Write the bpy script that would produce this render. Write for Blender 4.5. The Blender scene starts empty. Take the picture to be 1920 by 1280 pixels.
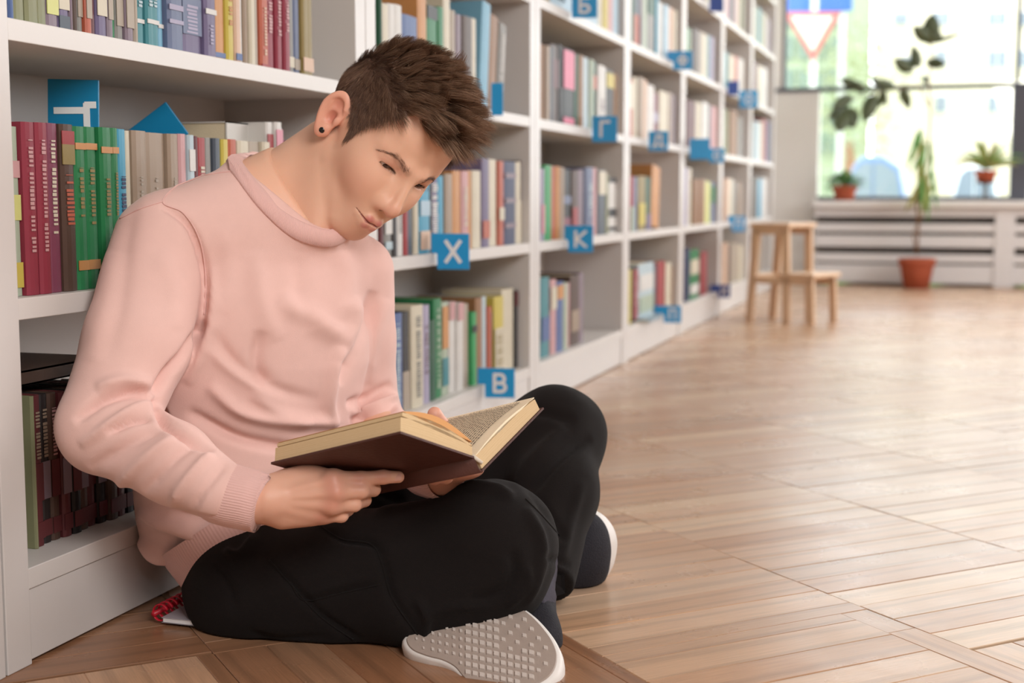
import bpy, bmesh, math, random, os
import numpy as np
from mathutils import Vector, Matrix
random.seed(7)
C = bpy.context.scene.collection
SC = bpy.context.scene
# ---------------------------------------------------------------- camera
FPX = 2549.0
CAM_H = 0.60
PIT = math.atan(270 / FPX)
YAW = math.atan(825 * math.cos(PIT) / FPX)
FW = np.array([-math.sin(YAW) * math.cos(PIT), math.cos(YAW) * math.cos(PIT), -math.sin(PIT)])
RT = np.array([math.cos(YAW), math.sin(YAW), 0.0])
UP = np.cross(RT, FW)
EYE = np.array([0, 0, CAM_H])
def P(u, v, z):
    """point of the place seen at (u, v) of the photograph, z metres in front of the lens"""
    return EYE + FW * z + RT * ((u - 960) / FPX * z) + UP * (-(v - 640) / FPX * z)
def proj(X):
    d = np.asarray(X) - EYE
    z = d @ FW
    return 960 + FPX * (d @ RT) / z, 640 - FPX * (d @ UP) / z, z
def on_x(u, v, x):
    d = P(u, v, 1) - EYE
    return EYE + d * (x / d[0])
def on_y(u, v, y):
    d = P(u, v, 1) - EYE
    return EYE + d * (y / d[1])
def on_floor(u, v, h=0.0):
    d = P(u, v, 1) - EYE
    return EYE + d * ((h - CAM_H) / d[2])
cam = bpy.data.cameras.new('camera'); camo = bpy.data.objects.new('camera', cam); C.objects.link(camo)
cam.sensor_width = 36; cam.lens = FPX / 1920 * 36; cam.clip_start = 0.05; cam.clip_end = 200
camo.matrix_world = Matrix(((RT[0], UP[0], -FW[0], 0), (RT[1], UP[1], -FW[1], 0), (RT[2], UP[2], -FW[2], CAM_H), (0, 0, 0, 1)))
cam.dof.use_dof = True; cam.dof.focus_distance = 1.84; cam.dof.aperture_fstop = 3.6
SC.camera = camo
# ---------------------------------------------------------------- world, lights, exposure
w = bpy.data.worlds.new('overcast_sky'); SC.world = w; w.use_nodes = True
bg = w.node_tree.nodes['Background']; bg.inputs[0].default_value = (0.93, 0.97, 1.0, 1); bg.inputs[1].default_value = 4.6
SC.view_settings.view_transform = 'Standard'; SC.view_settings.look = 'None'
SC.view_settings.exposure = 0.20; SC.view_settings.gamma = 1.0; SC.view_settings.use_curve_mapping = False
def area(name, loc, target, sx, sy, power, col):
    l = bpy.data.lights.new(name, 'AREA'); l.shape = 'RECTANGLE'; l.size = sx; l.size_y = sy; l.energy = power; l.color = col
    o = bpy.data.objects.new(name, l); C.objects.link(o); o.location = loc
    o.rotation_euler = (Vector(target) - Vector(loc)).to_track_quat('-Z', 'Y').to_euler()
    return o
area('softbox_light', (0.95, -0.1, 1.75), (-0.75, 1.8, 0.35), 0.9, 0.9, 48, (1.0, 0.975, 0.95))
area('added_side_light', (3.85, 4.9, 1.8), (-1.1, 4.0, 0.5), 6.0, 2.0, 225, (0.98, 0.99, 1.0))  # broad unseen lamp added on the right; that wall has no window
area('added_overhead_near', (0.9, 1.2, 3.1), (0.2, 1.6, 0), 1.6, 1.6, 14, (1, 0.98, 0.95))  # overhead lamp added to lift the near floor, no fixture there
area('added_overhead_far', (1.2, 6.8, 3.1), (0.9, 6.8, 0), 2.0, 3.5, 50, (1, 0.98, 0.95))  # second added overhead lamp, for the far half of the room

# ---------------------------------------------------------------- helpers
def tag(o, label=None, cat=None, group=None, kind=None):
    if label: o['label'] = label
    if cat: o['category'] = cat
    if group: o['group'] = group
    if kind: o['kind'] = kind
    return o
def empty(name, loc=(0, 0, 0), rz=0.0, **k):
    o = bpy.data.objects.new(name, None); C.objects.link(o); o.location = loc; o.rotation_euler = (0, 0, rz)
    o.empty_display_size = 0.05
    return tag(o, **k)
def link(name, me, mat=None, parent=None):
    o = bpy.data.objects.new(name, me); C.objects.link(o)
    if mat is not None and len(me.materials) == 0:
        for m in (mat if isinstance(mat, (list, tuple)) else [mat]): me.materials.append(m)
    if parent is not None: o.parent = parent
    return o
def boxes(name, lst, mat=None, parent=None, bevel=0.0):
    """one mesh out of boxes (x0,x1,y0,y1,z0,z1)"""
    bm = bmesh.new()
    for (x0, x1, y0, y1, z0, z1) in lst:
        vs = [bm.verts.new(c) for c in ((x0, y0, z0), (x1, y0, z0), (x1, y1, z0), (x0, y1, z0), (x0, y0, z1), (x1, y0, z1), (x1, y1, z1), (x0, y1, z1))]
        for f in ((3, 2, 1, 0), (4, 5, 6, 7), (0, 1, 5, 4), (1, 2, 6, 5), (2, 3, 7, 6), (3, 0, 4, 7)):
            bm.faces.new([vs[i] for i in f])
    if bevel: bmesh.ops.bevel(bm, geom=bm.edges[:], offset=bevel, segments=2, affect='EDGES', profile=0.5)
    me = bpy.data.meshes.new(name); bm.to_mesh(me); bm.free()
    return link(name, me, mat, parent)
def prism(name, poly, axis0, axis1, normal, origin, thick, mat=None, parent=None, bevel=0.0):
    """polygon (a,b) in the plane origin+a*axis0+b*axis1, extruded along normal"""
    bm = bmesh.new(); a0, a1, n, o = map(lambda q: Vector(q), (axis0, axis1, normal, origin))
    v0 = [bm.verts.new(o + a0 * a + a1 * b) for a, b in poly]
    v1 = [bm.verts.new(o + a0 * a + a1 * b + n * thick) for a, b in poly]
    k = len(poly)
    bm.faces.new(v0[::-1]); bm.faces.new(v1)
    for i in range(k): bm.faces.new((v0[i], v0[(i + 1) % k], v1[(i + 1) % k], v1[i]))
    bmesh.ops.recalc_face_normals(bm, faces=bm.faces[:])
    if bevel: bmesh.ops.bevel(bm, geom=bm.edges[:], offset=bevel, segments=2, affect='EDGES', profile=0.5)
    me = bpy.data.meshes.new(name); bm.to_mesh(me); bm.free()
    return link(name, me, mat, parent)
def tube_data(pts, radii, seg=10, flat=None):
    """swept tube; returns verts, faces"""
    pts = [np.array(p, float) for p in pts]; V = []; Fc = []
    n = len(pts); prev = None
    for i, p in enumerate(pts):
        t = pts[min(i + 1, n - 1)] - pts[max(i - 1, 0)]; t = t / (np.linalg.norm(t) + 1e-9)
        if prev is None:
            a = np.cross(t, (0, 0, 1.0))
            if np.linalg.norm(a) < 0.1: a = np.cross(t, (0, 1.0, 0))
        else: a = prev - t * (prev @ t)
        a /= np.linalg.norm(a); b = np.cross(t, a); prev = a
        r = radii[i] if hasattr(radii, '__len__') else radii
        for k in range(seg):
            th = 2 * math.pi * k / seg
            V.append(p + (a * math.cos(th) + b * math.sin(th) * (flat or 1)) * r)
    for i in range(n - 1):
        for k in range(seg):
            k2 = (k + 1) % seg
            Fc.append((i * seg + k, i * seg + k2, (i + 1) * seg + k2, (i + 1) * seg + k))
    Fc.append(tuple(range(seg))[::-1]); Fc.append(tuple((n - 1) * seg + k for k in range(seg)))
    return V, Fc
def mesh(name, V, Fc, mat=None, parent=None, smooth=False):
    me = bpy.data.meshes.new(name); me.from_pydata([tuple(v) for v in V], [], Fc); me.update()
    if smooth: me.polygons.foreach_set('use_smooth', [True] * len(me.polygons))
    return link(name, me, mat, parent)
def tube(name, pts, radii, mat=None, parent=None, seg=10, flat=None):
    V, Fc = tube_data(pts, radii, seg, flat)
    return mesh(name, V, Fc, mat, parent, True)
def lathe(name, prof, loc, mat=None, parent=None, seg=28):
    V = []; Fc = []
    for r, z in prof:
        for k in range(seg):
            th = 2 * math.pi * k / seg; V.append((loc[0] + r * math.cos(th), loc[1] + r * math.sin(th), loc[2] + z))
    for i in range(len(prof) - 1):
        for k in range(seg):
            k2 = (k + 1) % seg; Fc.append((i * seg + k, i * seg + k2, (i + 1) * seg + k2, (i + 1) * seg + k))
    Fc.append(tuple(range(seg))[::-1]); Fc.append(tuple((len(prof) - 1) * seg + k for k in range(seg)))
    return mesh(name, V, Fc, mat, parent, True)
def dull(s, k=.22, d=.93):
    s = s.lstrip('#'); c = [int(s[i:i + 2], 16) for i in (0, 2, 4)]; g = sum(c) / 3
    return '#' + ''.join('%02x' % int(max(0, min(255, (x * (1 - k) + g * k) * d))) for x in c)
def hexc(s):
    s = s.lstrip('#'); c = [int(s[i:i + 2], 16) / 255 for i in (0, 2, 4)]
    return tuple((x / 12.92 if x <= 0.04045 else ((x + 0.055) / 1.055) ** 2.4) for x in c) + (1,)
_M = {}
def mat(name, col, rough=0.6, spec=0.4, bump=0.0, bscale=200.0, var=0.0, vscale=6.0, sheen=0.0, metal=0.0, sss=0.0, coat=0.0):
    """plain procedural surface: slight colour mottling plus fine relief"""
    if name in _M: return _M[name]
    m = bpy.data.materials.new(name); m.use_nodes = True; nt = m.node_tree; b = nt.nodes['Principled BSDF']
    c = hexc(col) if isinstance(col, str) else col
    b.inputs['Base Color'].default_value = c; b.inputs['Roughness'].default_value = rough
    b.inputs['Specular IOR Level'].default_value = spec; b.inputs['Metallic'].default_value = metal
    if sheen: b.inputs['Sheen Weight'].default_value = sheen; b.inputs['Sheen Roughness'].default_value = 0.5
    if coat: b.inputs['Coat Weight'].default_value = coat; b.inputs['Coat Roughness'].default_value = 0.15
    if sss:
        b.inputs['Subsurface Weight'].default_value = sss; b.inputs['Subsurface Radius'].default_value = (1, 0.35, 0.2); b.inputs['Subsurface Scale'].default_value = 0.006
    tc = nt.nodes.new('ShaderNodeTexCoord')
    if var:
        n = nt.nodes.new('ShaderNodeTexNoise'); n.inputs['Scale'].default_value = vscale; n.inputs['Detail'].default_value = 5
        nt.links.new(tc.outputs['Object'], n.inputs['Vector'])
        mx = nt.nodes.new('ShaderNodeMix'); mx.data_type = 'RGBA'
        mx.inputs[6].default_value = tuple(max(0, x * (1 - var)) for x in c[:3]) + (1,)
        mx.inputs[7].default_value = tuple(min(1, x * (1 + var)) for x in c[:3]) + (1,)
        nt.links.new(n.outputs['Fac'], mx.inputs[0]); nt.links.new(mx.outputs[2], b.inputs['Base Color'])
    if bump:
        n2 = nt.nodes.new('ShaderNodeTexNoise'); n2.inputs['Scale'].default_value = bscale; n2.inputs['Detail'].default_value = 3
        nt.links.new(tc.outputs['Object'], n2.inputs['Vector'])
        bp = nt.nodes.new('ShaderNodeBump'); bp.inputs['Strength'].default_value = bump; bp.inputs['Distance'].default_value = 0.002
        nt.links.new(n2.outputs['Fac'], bp.inputs['Height']); nt.links.new(bp.outputs['Normal'], b.inputs['Normal'])
    _M[name] = m
    return m
WHITE = mat('white_laminate', '#d0cbc8', 0.38, 0.45, 0.05, 300, 0.03, 3)
WALL = mat('painted_wall', '#dedad6', 0.8, 0.3, 0.2, 120, 0.03, 2)
WALLR = mat('warm_grey_wall', '#a09387', 0.85)
CEIL = mat('off_white_ceiling', '#b3aaa2', 0.85)
DARKW = mat('dark_gap', '#4a4039', 0.8)

# ---------------------------------------------------------------- structure
XF = -1.113            # front plane of the bookcases
XB = XF - 0.30         # back of the bookcases
YW = 9.78              # window wall
tag(boxes('floor', [(-1.5, 4.0, -1.6, YW + 0.1, -0.08, -0.012)], mat('screed', '#5b4a3b', 0.9)), kind='structure')
FLOOR = bpy.data.objects['floor']
tag(boxes('wall_left', [(-1.56, -1.44, -1.6, YW + 0.1, 0, 3.2)], WALL), kind='structure')
tag(boxes('wall_right', [(4.0, 4.12, -1.6, YW + 0.1, 0, 3.2)], WALLR), kind='structure')
tag(boxes('wall_back', [(-1.5, 4.0, -1.72, -1.6, 0, 3.2)], WALLR), kind='structure')
tag(boxes('ceiling', [(-1.5, 4.1, -1.7, YW + 0.2, 3.2, 3.3)], CEIL), kind='structure')
def X_(u, v=370): return on_y(u, v, YW)[0]
def Z_(v, u=1700): return on_y(u, v, YW)[2]
z_sill = Z_(376); z_bar0 = Z_(168); z_bar1 = Z_(160)
x_l = X_(1532)
# window wall: solid part left, below sill, and above the glass
tag(boxes('wall_far', [(-1.5, x_l, YW, YW + 0.15, 0, z_bar0), (x_l, 4.0, YW + 0.04, YW + 0.15, 0, z_sill - 0.02), (-1.5, 4.0, YW, YW + 0.15, 2.9, 3.2), (-1.5, X_(1462), YW, YW + .15, z_bar0, 2.9)], WALL), kind='structure')
FR = mat('grey_window_frame', '#51525c', 0.5)
xp = X_(1892); xq = X_(1925)
tag(boxes('window_1', [(x_l - .45, 4.0, YW - .02, YW + .06, z_bar0, z_bar1), (xp, xq, YW - .05, YW + .08, z_sill, z_bar0), (X_(1906, 80), X_(1914, 80), YW - .01, YW + .06, z_bar1, 2.9), (x_l, xp, YW, YW + .06, z_sill, z_sill + .03), (X_(1462), X_(1468), YW, YW + .06, z_bar1, 2.9), (2.4, 2.5, YW, YW + .06, z_sill, 2.9)], FR, bevel=.003), kind='structure')
WIN = bpy.data.objects['window_1']
gm = bpy.data.materials.new('window_glass'); gm.use_nodes = True; nt = gm.node_tree
for n in list(nt.nodes):
    if n.type == 'BSDF_PRINCIPLED': nt.nodes.remove(n)
g1 = nt.nodes.new('ShaderNodeBsdfTransparent'); g2 = nt.nodes.new('ShaderNodeBsdfGlossy'); g2.inputs['Roughness'].default_value = 0.02
mxs = nt.nodes.new('ShaderNodeMixShader'); mxs.inputs[0].default_value = 0.06
nt.links.new(g1.outputs[0], mxs.inputs[1]); nt.links.new(g2.outputs[0], mxs.inputs[2]); nt.links.new(mxs.outputs[0], nt.nodes['Material Output'].inputs[0])
for nme, (a, b, c, d) in dict(p1=(x_l, xp, z_sill + .03, z_bar0), p2=(xq, 2.4, z_sill, z_bar0), p3=(X_(1468), X_(1906, 80), z_bar1, 2.9), p4=(X_(1914, 80), 2.4, z_bar1, 2.9), p5=(2.5, 4.0, z_sill, 2.9)).items():
    boxes('window_pane', [(a, b, YW + .02, YW + .026, c, d)], gm, WIN)
tag(boxes('trim_1', [(x_l - .01, 4.0, YW - .22, YW + .05, z_sill - .045, z_sill)], mat('white_sill', '#e6e3e2', .4), bevel=.006), kind='structure')
# slatted radiator covers below the sill
SL = mat('white_slat', '#dedbdc', .5)
def radiator(x0, x1, label):
    r = empty('radiator_cover', ((x0 + x1) / 2, YW - .14, 0), label=label, cat='radiator cover', group='radiator covers under the window')
    def ch(n, l, m, bev=.004):
        o = boxes(n, [(a - (x0 + x1) / 2, b - (x0 + x1) / 2, c - (YW - .14), d - (YW - .14), e, f) for a, b, c, d, e, f in l], m, r, bev); return o
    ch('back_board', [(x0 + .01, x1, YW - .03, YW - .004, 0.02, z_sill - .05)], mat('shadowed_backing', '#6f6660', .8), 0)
    zt = [Z_(v) for v in (381, 406, 418, 434, 440, 462, 474, 490, 494, 528)]
    for i in range(0, 10, 2): ch('slat', [(x0, x1, YW - .16, YW - .135, zt[i + 1], zt[i])], SL)
    return r
radiator(x_l, X_(1866), 'white slatted radiator cover left of the white post, behind the tall plant')
radiator(X_(1904), X_(1904) + 1.6, 'white slatted radiator cover right of the white post')
tag(boxes('trim_2', [(X_(1866), X_(1904), YW - .17, YW + .04, 0, z_sill - .045)], SL, bevel=.005), kind='structure')

# ---------------------------------------------------------------- parquet
pm = bpy.data.materials.new('oak_parquet'); pm.use_nodes = True; nt = pm.node_tree; L = nt.links; N = nt.nodes
b = N['Principled BSDF']
uvn = N.new('ShaderNodeUVMap'); oi = N.new('ShaderNodeObjectInfo'); at = N.new('ShaderNodeAttribute'); at.attribute_name = 'plank_id'
def mth(op, a, b_=None, c=None):
    n = N.new('ShaderNodeMath'); n.operation = op
    for i, x in enumerate((a, b_, c)):
        if x is None: continue
        if isinstance(x, (int, float)): n.inputs[i].default_value = x
        else: L.new(x, n.inputs[i])
    return n.outputs[0]
rnd = mth('FRACT', mth('ADD', oi.outputs['Random'], at.outputs['Fac']))
comb = N.new('ShaderNodeCombineXYZ'); L.new(mth('MULTIPLY', rnd, 91.0), comb.inputs[0]); L.new(mth('MULTIPLY', rnd, 37.0), comb.inputs[1])
va = N.new('ShaderNodeVectorMath'); va.operation = 'ADD'; L.new(uvn.outputs[0], va.inputs[0]); L.new(comb.outputs[0], va.inputs[1])
vs_ = N.new('ShaderNodeVectorMath'); vs_.operation = 'MULTIPLY'; L.new(va.outputs[0], vs_.inputs[0]); vs_.inputs[1].default_value = (1.1, 12, 1)
wv = N.new('ShaderNodeTexWave'); wv.wave_type = 'BANDS'; wv.bands_direction = 'Y'; wv.inputs['Scale'].default_value = .5; wv.inputs['Distortion'].default_value = 13; wv.inputs['Detail'].default_value = 2.5; wv.inputs['Detail Scale'].default_value = 0.55
L.new(vs_.outputs[0], wv.inputs['Vector'])
vs2 = N.new('ShaderNodeVectorMath'); vs2.operation = 'MULTIPLY'; L.new(va.outputs[0], vs2.inputs[0]); vs2.inputs[1].default_value = (14, 420, 1)
nz = N.new('ShaderNodeTexNoise'); nz.inputs['Scale'].default_value = 1; nz.inputs['Detail'].default_value = 4; L.new(vs2.outputs[0], nz.inputs['Vector'])
cr = N.new('ShaderNodeValToRGB'); L.new(rnd, cr.inputs[0])
cols = ['#c39c7c', '#b98e6d', '#cba687', '#bf9675', '#c8a587', '#b89376', '#c49d7e', '#d1b192', '#bd9575']
while len(cr.color_ramp.elements) < len(cols): cr.color_ramp.elements.new(0.5)
cr.color_ramp.interpolation = 'CONSTANT'
for i, c in enumerate(cols): cr.color_ramp.elements[i].position = i / len(cols); cr.color_ramp.elements[i].color = hexc(c)
def mixc(fac, a, bcol, mode='MIX'):
    n = N.new('ShaderNodeMix'); n.data_type = 'RGBA'; n.blend_type = mode
    for i, x in ((0, fac), (6, a), (7, bcol)):
        if isinstance(x, (int, float)): n.inputs[i].default_value = x
        elif isinstance(x, tuple): n.inputs[i].default_value = x
        else: L.new(x, n.inputs[i])
    return n.outputs[2]
gr = N.new('ShaderNodeMapRange'); gr.inputs[1].default_value = 0.0; gr.inputs[2].default_value = 0.35; gr.inputs[3].default_value = 0.74; gr.inputs[4].default_value = 1.0
L.new(wv.outputs['Fac'], gr.inputs[0])
c1 = mixc(0.75, cr.outputs[0], gr.outputs[0], 'MULTIPLY')
gr2 = N.new('ShaderNodeMapRange'); gr2.inputs[1].default_value = 0.3; gr2.inputs[2].default_value = 0.7; gr2.inputs[3].default_value = 0.8; gr2.inputs[4].default_value = 1.1
L.new(nz.outputs['Fac'], gr2.inputs[0])
c2 = mixc(0.8, c1, gr2.outputs[0], 'MULTIPLY')
gw = N.new('ShaderNodeNewGeometry'); nw = N.new('ShaderNodeTexNoise'); nw.inputs['Scale'].default_value = 1.3; nw.inputs['Detail'].default_value = 5; L.new(gw.outputs['Position'], nw.inputs['Vector'])
wr = N.new('ShaderNodeMapRange'); wr.inputs[1].default_value = 0.45; wr.inputs[2].default_value = 0.7; wr.inputs[3].default_value = 0; wr.inputs[4].default_value = 0.45; L.new(nw.outputs['Fac'], wr.inputs[0])
c3 = mixc(wr.outputs[0], c2, hexc('#cdbaa9'))
L.new(c3, b.inputs['Base Color'])
ng = N.new('ShaderNodeTexNoise'); ng.inputs['Scale'].default_value = 5; ng.inputs['Detail'].default_value = 6; L.new(gw.outputs['Position'], ng.inputs['Vector'])
rr = N.new('ShaderNodeMapRange'); rr.inputs[3].default_value = 0.20; rr.inputs[4].default_value = 0.38; L.new(ng.outputs['Fac'], rr.inputs[0]); L.new(rr.outputs[0], b.inputs['Roughness'])
b.inputs['Specular IOR Level'].default_value = 0.5
bp = N.new('ShaderNodeBump'); bp.inputs['Strength'].default_value = 0.12; bp.inputs['Distance'].default_value = 0.001; L.new(gr2.outputs[0], bp.inputs['Height'])
nb = N.new('ShaderNodeTexNoise'); nb.inputs['Scale'].default_value = 9; L.new(gw.outputs['Position'], nb.inputs['Vector'])
bp2 = N.new('ShaderNodeBump'); bp2.inputs['Strength'].default_value = 0.25; bp2.inputs['Distance'].default_value = 0.004; L.new(nb.outputs['Fac'], bp2.inputs['Height']); L.new(bp.outputs[0], bp2.inputs['Normal']); L.new(bp2.outputs[0], b.inputs['Normal'])

pm2 = pm.copy(); pm2.name = 'shaded_reddish_parquet'  # redder planks, darkened to paint in the near-left floor shade
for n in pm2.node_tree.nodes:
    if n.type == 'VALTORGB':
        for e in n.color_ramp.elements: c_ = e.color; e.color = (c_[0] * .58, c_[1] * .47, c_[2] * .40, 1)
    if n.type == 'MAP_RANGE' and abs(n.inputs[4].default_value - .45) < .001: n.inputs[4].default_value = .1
S2 = math.sqrt(0.5)
def ab(x, y): return (x + y) * S2, (x - y) * S2
def xy(a, b_): return (a + b_) * S2, (a - b_) * S2
# planks as rectangles (a0,a1,b0,b1,dir): dir 0 = running along a (45 deg), 1 = along b (-45 deg)
rects = []
A0, CW, PW = 0.898, 0.452, 0.0715
def column(a0, a1, blo, bhi, off):
    n0 = math.floor((blo - off) / PW)
    k = n0
    while off + k * PW < bhi:
        lo, hi = max(off + k * PW, blo), min(off + (k + 1) * PW, bhi)
        if hi - lo > 0.012: rects.append((a0, a1, lo, hi, 0))
        k += 1
def row(a0, a1, blo, bhi, cuts):
    a = a0
    while a < a1 - .01:
        e = min(a + PW, a1); cs = sorted([blo, bhi] + [c for c in cuts if blo + .08 < c < bhi - .08])
        for i in range(len(cs) - 1): rects.append((a, e, cs[i], cs[i + 1], 1))
        a = e
rj = random.Random(3)
for k in range(-6, 28):
    a0 = A0 + CW * k; a1 = a0 + CW; off = rj.uniform(0, PW)
    if a1 <= A0 + .001:
        column(a0, a1, -9.5, -1.735, off)
        row(a0, a1, -1.735, 2.5, [-1.735 + CW * j + (0.0 if k % 2 else .2) for j in range(1, 12)])
    elif abs(a0 - A0) < .01:
        column(a0, a1 - .0, -9.5, -1.49, -1.527)
        column(a0, 1.300, -1.49, 2.5, -1.527)
        row(1.300, a1, -1.49, 2.5, [-1.392, -.9, -.4, 0.1, .6])
    elif abs(a0 - A0 - CW) < .01:
        column(a0, a1, -9.5, -1.285, -1.527 + .02)
        row(a0, a1, -1.285, 2.5, [-.83, -.38, .1, .5])
    else:
        bb = 10.0 if k % 3 else 10.0
        column(a0, a1, -9.5, 4, off)
        if k % 4 == 1: pass
vis = []
for r in rects:
    a0, a1, b0, b1, d = r
    x, y = xy((a0 + a1) / 2, (b0 + b1) / 2)
    if x < XF - 0.15 or x > 3.9 or y < -1.4 or y > YW + .1: continue
    u, v, z = proj((x, y, 0))
    seen = z > .5 and -120 < u < 2040 and v < 1400
    vis.append((0 if seen else 1, z, r, x, y))
vis.sort(key=lambda t: (t[0], t[1]))
def plank_geo(lx, ly, h=0.012, g=0.0005):
    lx -= g; ly -= g; e = .0011
    X, Y = lx / 2, ly / 2
    V = [(-X, -Y, -h), (X, -Y, -h), (X, Y, -h), (-X, Y, -h), (-X, -Y, -e), (X, -Y, -e), (X, Y, -e), (-X, Y, -e), (-X + e, -Y + e, 0), (X - e, -Y + e, 0), (X - e, Y - e, 0), (-X + e, Y - e, 0)]
    Fc = [(8, 9, 10, 11)] + [(i, (i + 1) % 4, 4 + (i + 1) % 4, 4 + i) for i in range(4)] + [(4 + i, 4 + (i + 1) % 4, 8 + (i + 1) % 4, 8 + i) for i in range(4)]
    return V, Fc
cache = {}
rest_V, rest_F, rest_uv, rest_id = [], [], [], []
rp = random.Random(11)
cnt = 0
for seen, z, (a0, a1, b0, b1, d), x, y in vis:
    la, lb = a1 - a0, b1 - b0
    lx, ly = (la, lb) if d == 0 else (lb, la)
    ang = math.radians(45) if d == 0 else math.radians(-45)
    key = (round(lx, 3), round(ly, 3)); red = a1 <= A0 + .001 and y < 2.0  # red: planks that take the painted floor shade
    if not seen and cnt < 300:
        cnt += 1
        kk_ = key + (red,)
        if kk_ not in cache:
            V, Fc = plank_geo(*key)
            me = bpy.data.meshes.new('parquet_plank'); me.from_pydata(V, [], Fc); me.update()
            uv = me.uv_layers.new(name='UVMap')
            for lp in me.loops: co = me.vertices[lp.vertex_index].co; uv.data[lp.index].uv = (co.x, co.y)
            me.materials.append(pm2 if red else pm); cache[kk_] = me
        o = link('parquet_plank', cache[kk_], None, FLOOR)
        o.location = (x, y, rp.uniform(-.0006, .0003)); o.rotation_euler = (rp.uniform(-.001, .001), rp.uniform(-.001, .001), ang)
    else:
        V, Fc = plank_geo(*key); n0 = len(rest_V); ca, sa = math.cos(ang), math.sin(ang); idv = rp.random()
        rest_V += [(x + vx * ca - vy * sa, y + vx * sa + vy * ca, vz) for vx, vy, vz in V]
        rest_F += [tuple(n0 + i for i in f) for f in Fc]
        for f in Fc:
            for i in f: rest_uv.append((V[i][0], V[i][1]))
        rest_id += [idv] * len(V)
me = bpy.data.meshes.new('parquet_planks'); me.from_pydata(rest_V, [], rest_F); me.update()
uv = me.uv_layers.new(name='UVMap'); uv.data.foreach_set('uv', [c for p in rest_uv for c in p])
at_ = me.attributes.new('plank_id', 'FLOAT', 'POINT'); at_.data.foreach_set('value', rest_id)
me.materials.append(pm)
tag(link('parquet_planks', me, None, FLOOR), kind='stuff')

# ---------------------------------------------------------------- bookcases
BND = [1.384, 2.515, 3.670, 4.800, 5.865, 6.905, 7.945, 9.030]
LEV = [0.126, 0.4735, 0.8205, 1.156, 1.50, 1.85]
names = ['nearest white bookcase, behind the sitting man', 'second white bookcase, just right of the man, with the X and B tabs', 'third white bookcase, with the K and Г tabs', 'fourth white bookcase along the row, half-empty third shelf', 'fifth white bookcase along the row', 'sixth white bookcase along the row, behind the stool', 'last white bookcase of the row, next to the far wall']
TS = 0.0475
FRONTP = mat('white_laminate_edge', '#d2cdc9', 0.4, .45, 0.05, 300, 0.03, 3)
def bookcase(i):
    y0, y1 = BND[i], BND[i + 1]
    r = empty('bookcase', (XF, y0, 0), label=names[i], cat='bookcase', group='white bookcases along the left wall')
    def ch(n, b_, m=WHITE, bev=.0012): return boxes(n, [(b_[0] - XF, b_[1] - XF, b_[2] - y0, b_[3] - y0, b_[4], b_[5])], m, r, bev)
    ya, yb = y0 + .0015, y1 - .0015
    ch('side_panel', (XB, XF, ya, ya + TS, 0.0, 2.2)); ch('side_panel', (XB, XF, yb - TS, yb, 0.0, 2.2))
    ch('back_panel', (XB, XB + .008, ya + TS, yb - TS, 0.05, 2.2), bev=0)
    for z in LEV: ch('shelf', (XB + .008, XF - .001, ya + TS, yb - TS, z - .0275, z), FRONTP)
    ch('kick_board', (XF - .022, XF - .004, ya + TS, yb - TS, 0.004, LEV[0] - .0285))
    ch('top_board', (XB, XF, ya + TS, yb - TS, 2.17, 2.2))
for i in range(7): bookcase(i)
y0 = BND[0] - 1.0805
r = empty('bookcase', (XF, y0, 0), label='white bookcase cut off at the left edge, only its end panel showing', cat='bookcase', group='white bookcases along the left wall')
for n, (c, d, e, f) in (('side_panel', (0, TS, 0, 2.2)), ('side_panel', (1.08 - TS - .002, 1.078, 0, 2.2)), ('back_panel', (TS, 1.04, .05, 2.2)), ('kick_board', (TS, 1.04, 0.004, .097))):
    boxes(n, [(XB - XF if n != 'kick_board' else -.02, (0 if n != 'back_panel' else XB - XF + .008) if n != 'kick_board' else -.004, c, d, e, f)], WHITE, r, .0012)
for z in LEV: boxes('shelf', [(XB - XF + .008, -.001, TS, 1.04, z - .0275, z)], FRONTP, r)

# ---------------------------------------------------------------- books
PAL = dict(blue='#4a67a8', navy='#2d3566', olive='#8d8f62', yellow='#d9c23e', lemon='#dfe07a', purple='#71618c', mauve='#8c7686', brown='#5b3f33', dark='#2e2626', black='#1f1c1e',
           beige='#b3a18c', tan='#a88f75', red='#b52f34', crimson='#a3283f', darkred='#6e2a2e', green='#1e8a4a', darkgreen='#1f5b3a', brightgreen='#2fae5c', teal='#3c8f9b', lightblue='#6fb3d6', greyblue='#66749a',
           orange='#dd8f45', gold='#9c8440', cream='#dccfb4', white='#dedad4', grey='#8d8983', pink='#e88aa0', hotpink='#f26d94', rose='#d79a9c', paleblue='#b5cdd6', palegreen='#aebfa4', lilac='#a99fc0', slate='#4c5866', peach='#e3b898', orangered='#cf5b3c', palesky='#a9c9de', wood='#a06a3c', plum='#8e3b58', cyan='#3aa6cf')
WORD = dict(darkred='dark red', darkgreen='dark green', brightgreen='bright green', lightblue='light blue', greyblue='grey-blue', hotpink='hot-pink', paleblue='pale blue', palegreen='pale green', orangered='orange-red', palesky='pale sky-blue', wood='brown', plum='plum-pink', olive='olive')
PAGES = mat('aged_page_edge', '#d6c8ac', .85, .2, .3, 500, .06, 40)
def cmat(c): return mat('book_cover_' + c, dull(PAL[c]), .5, .4, .08, 150, .10, 22)
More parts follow.
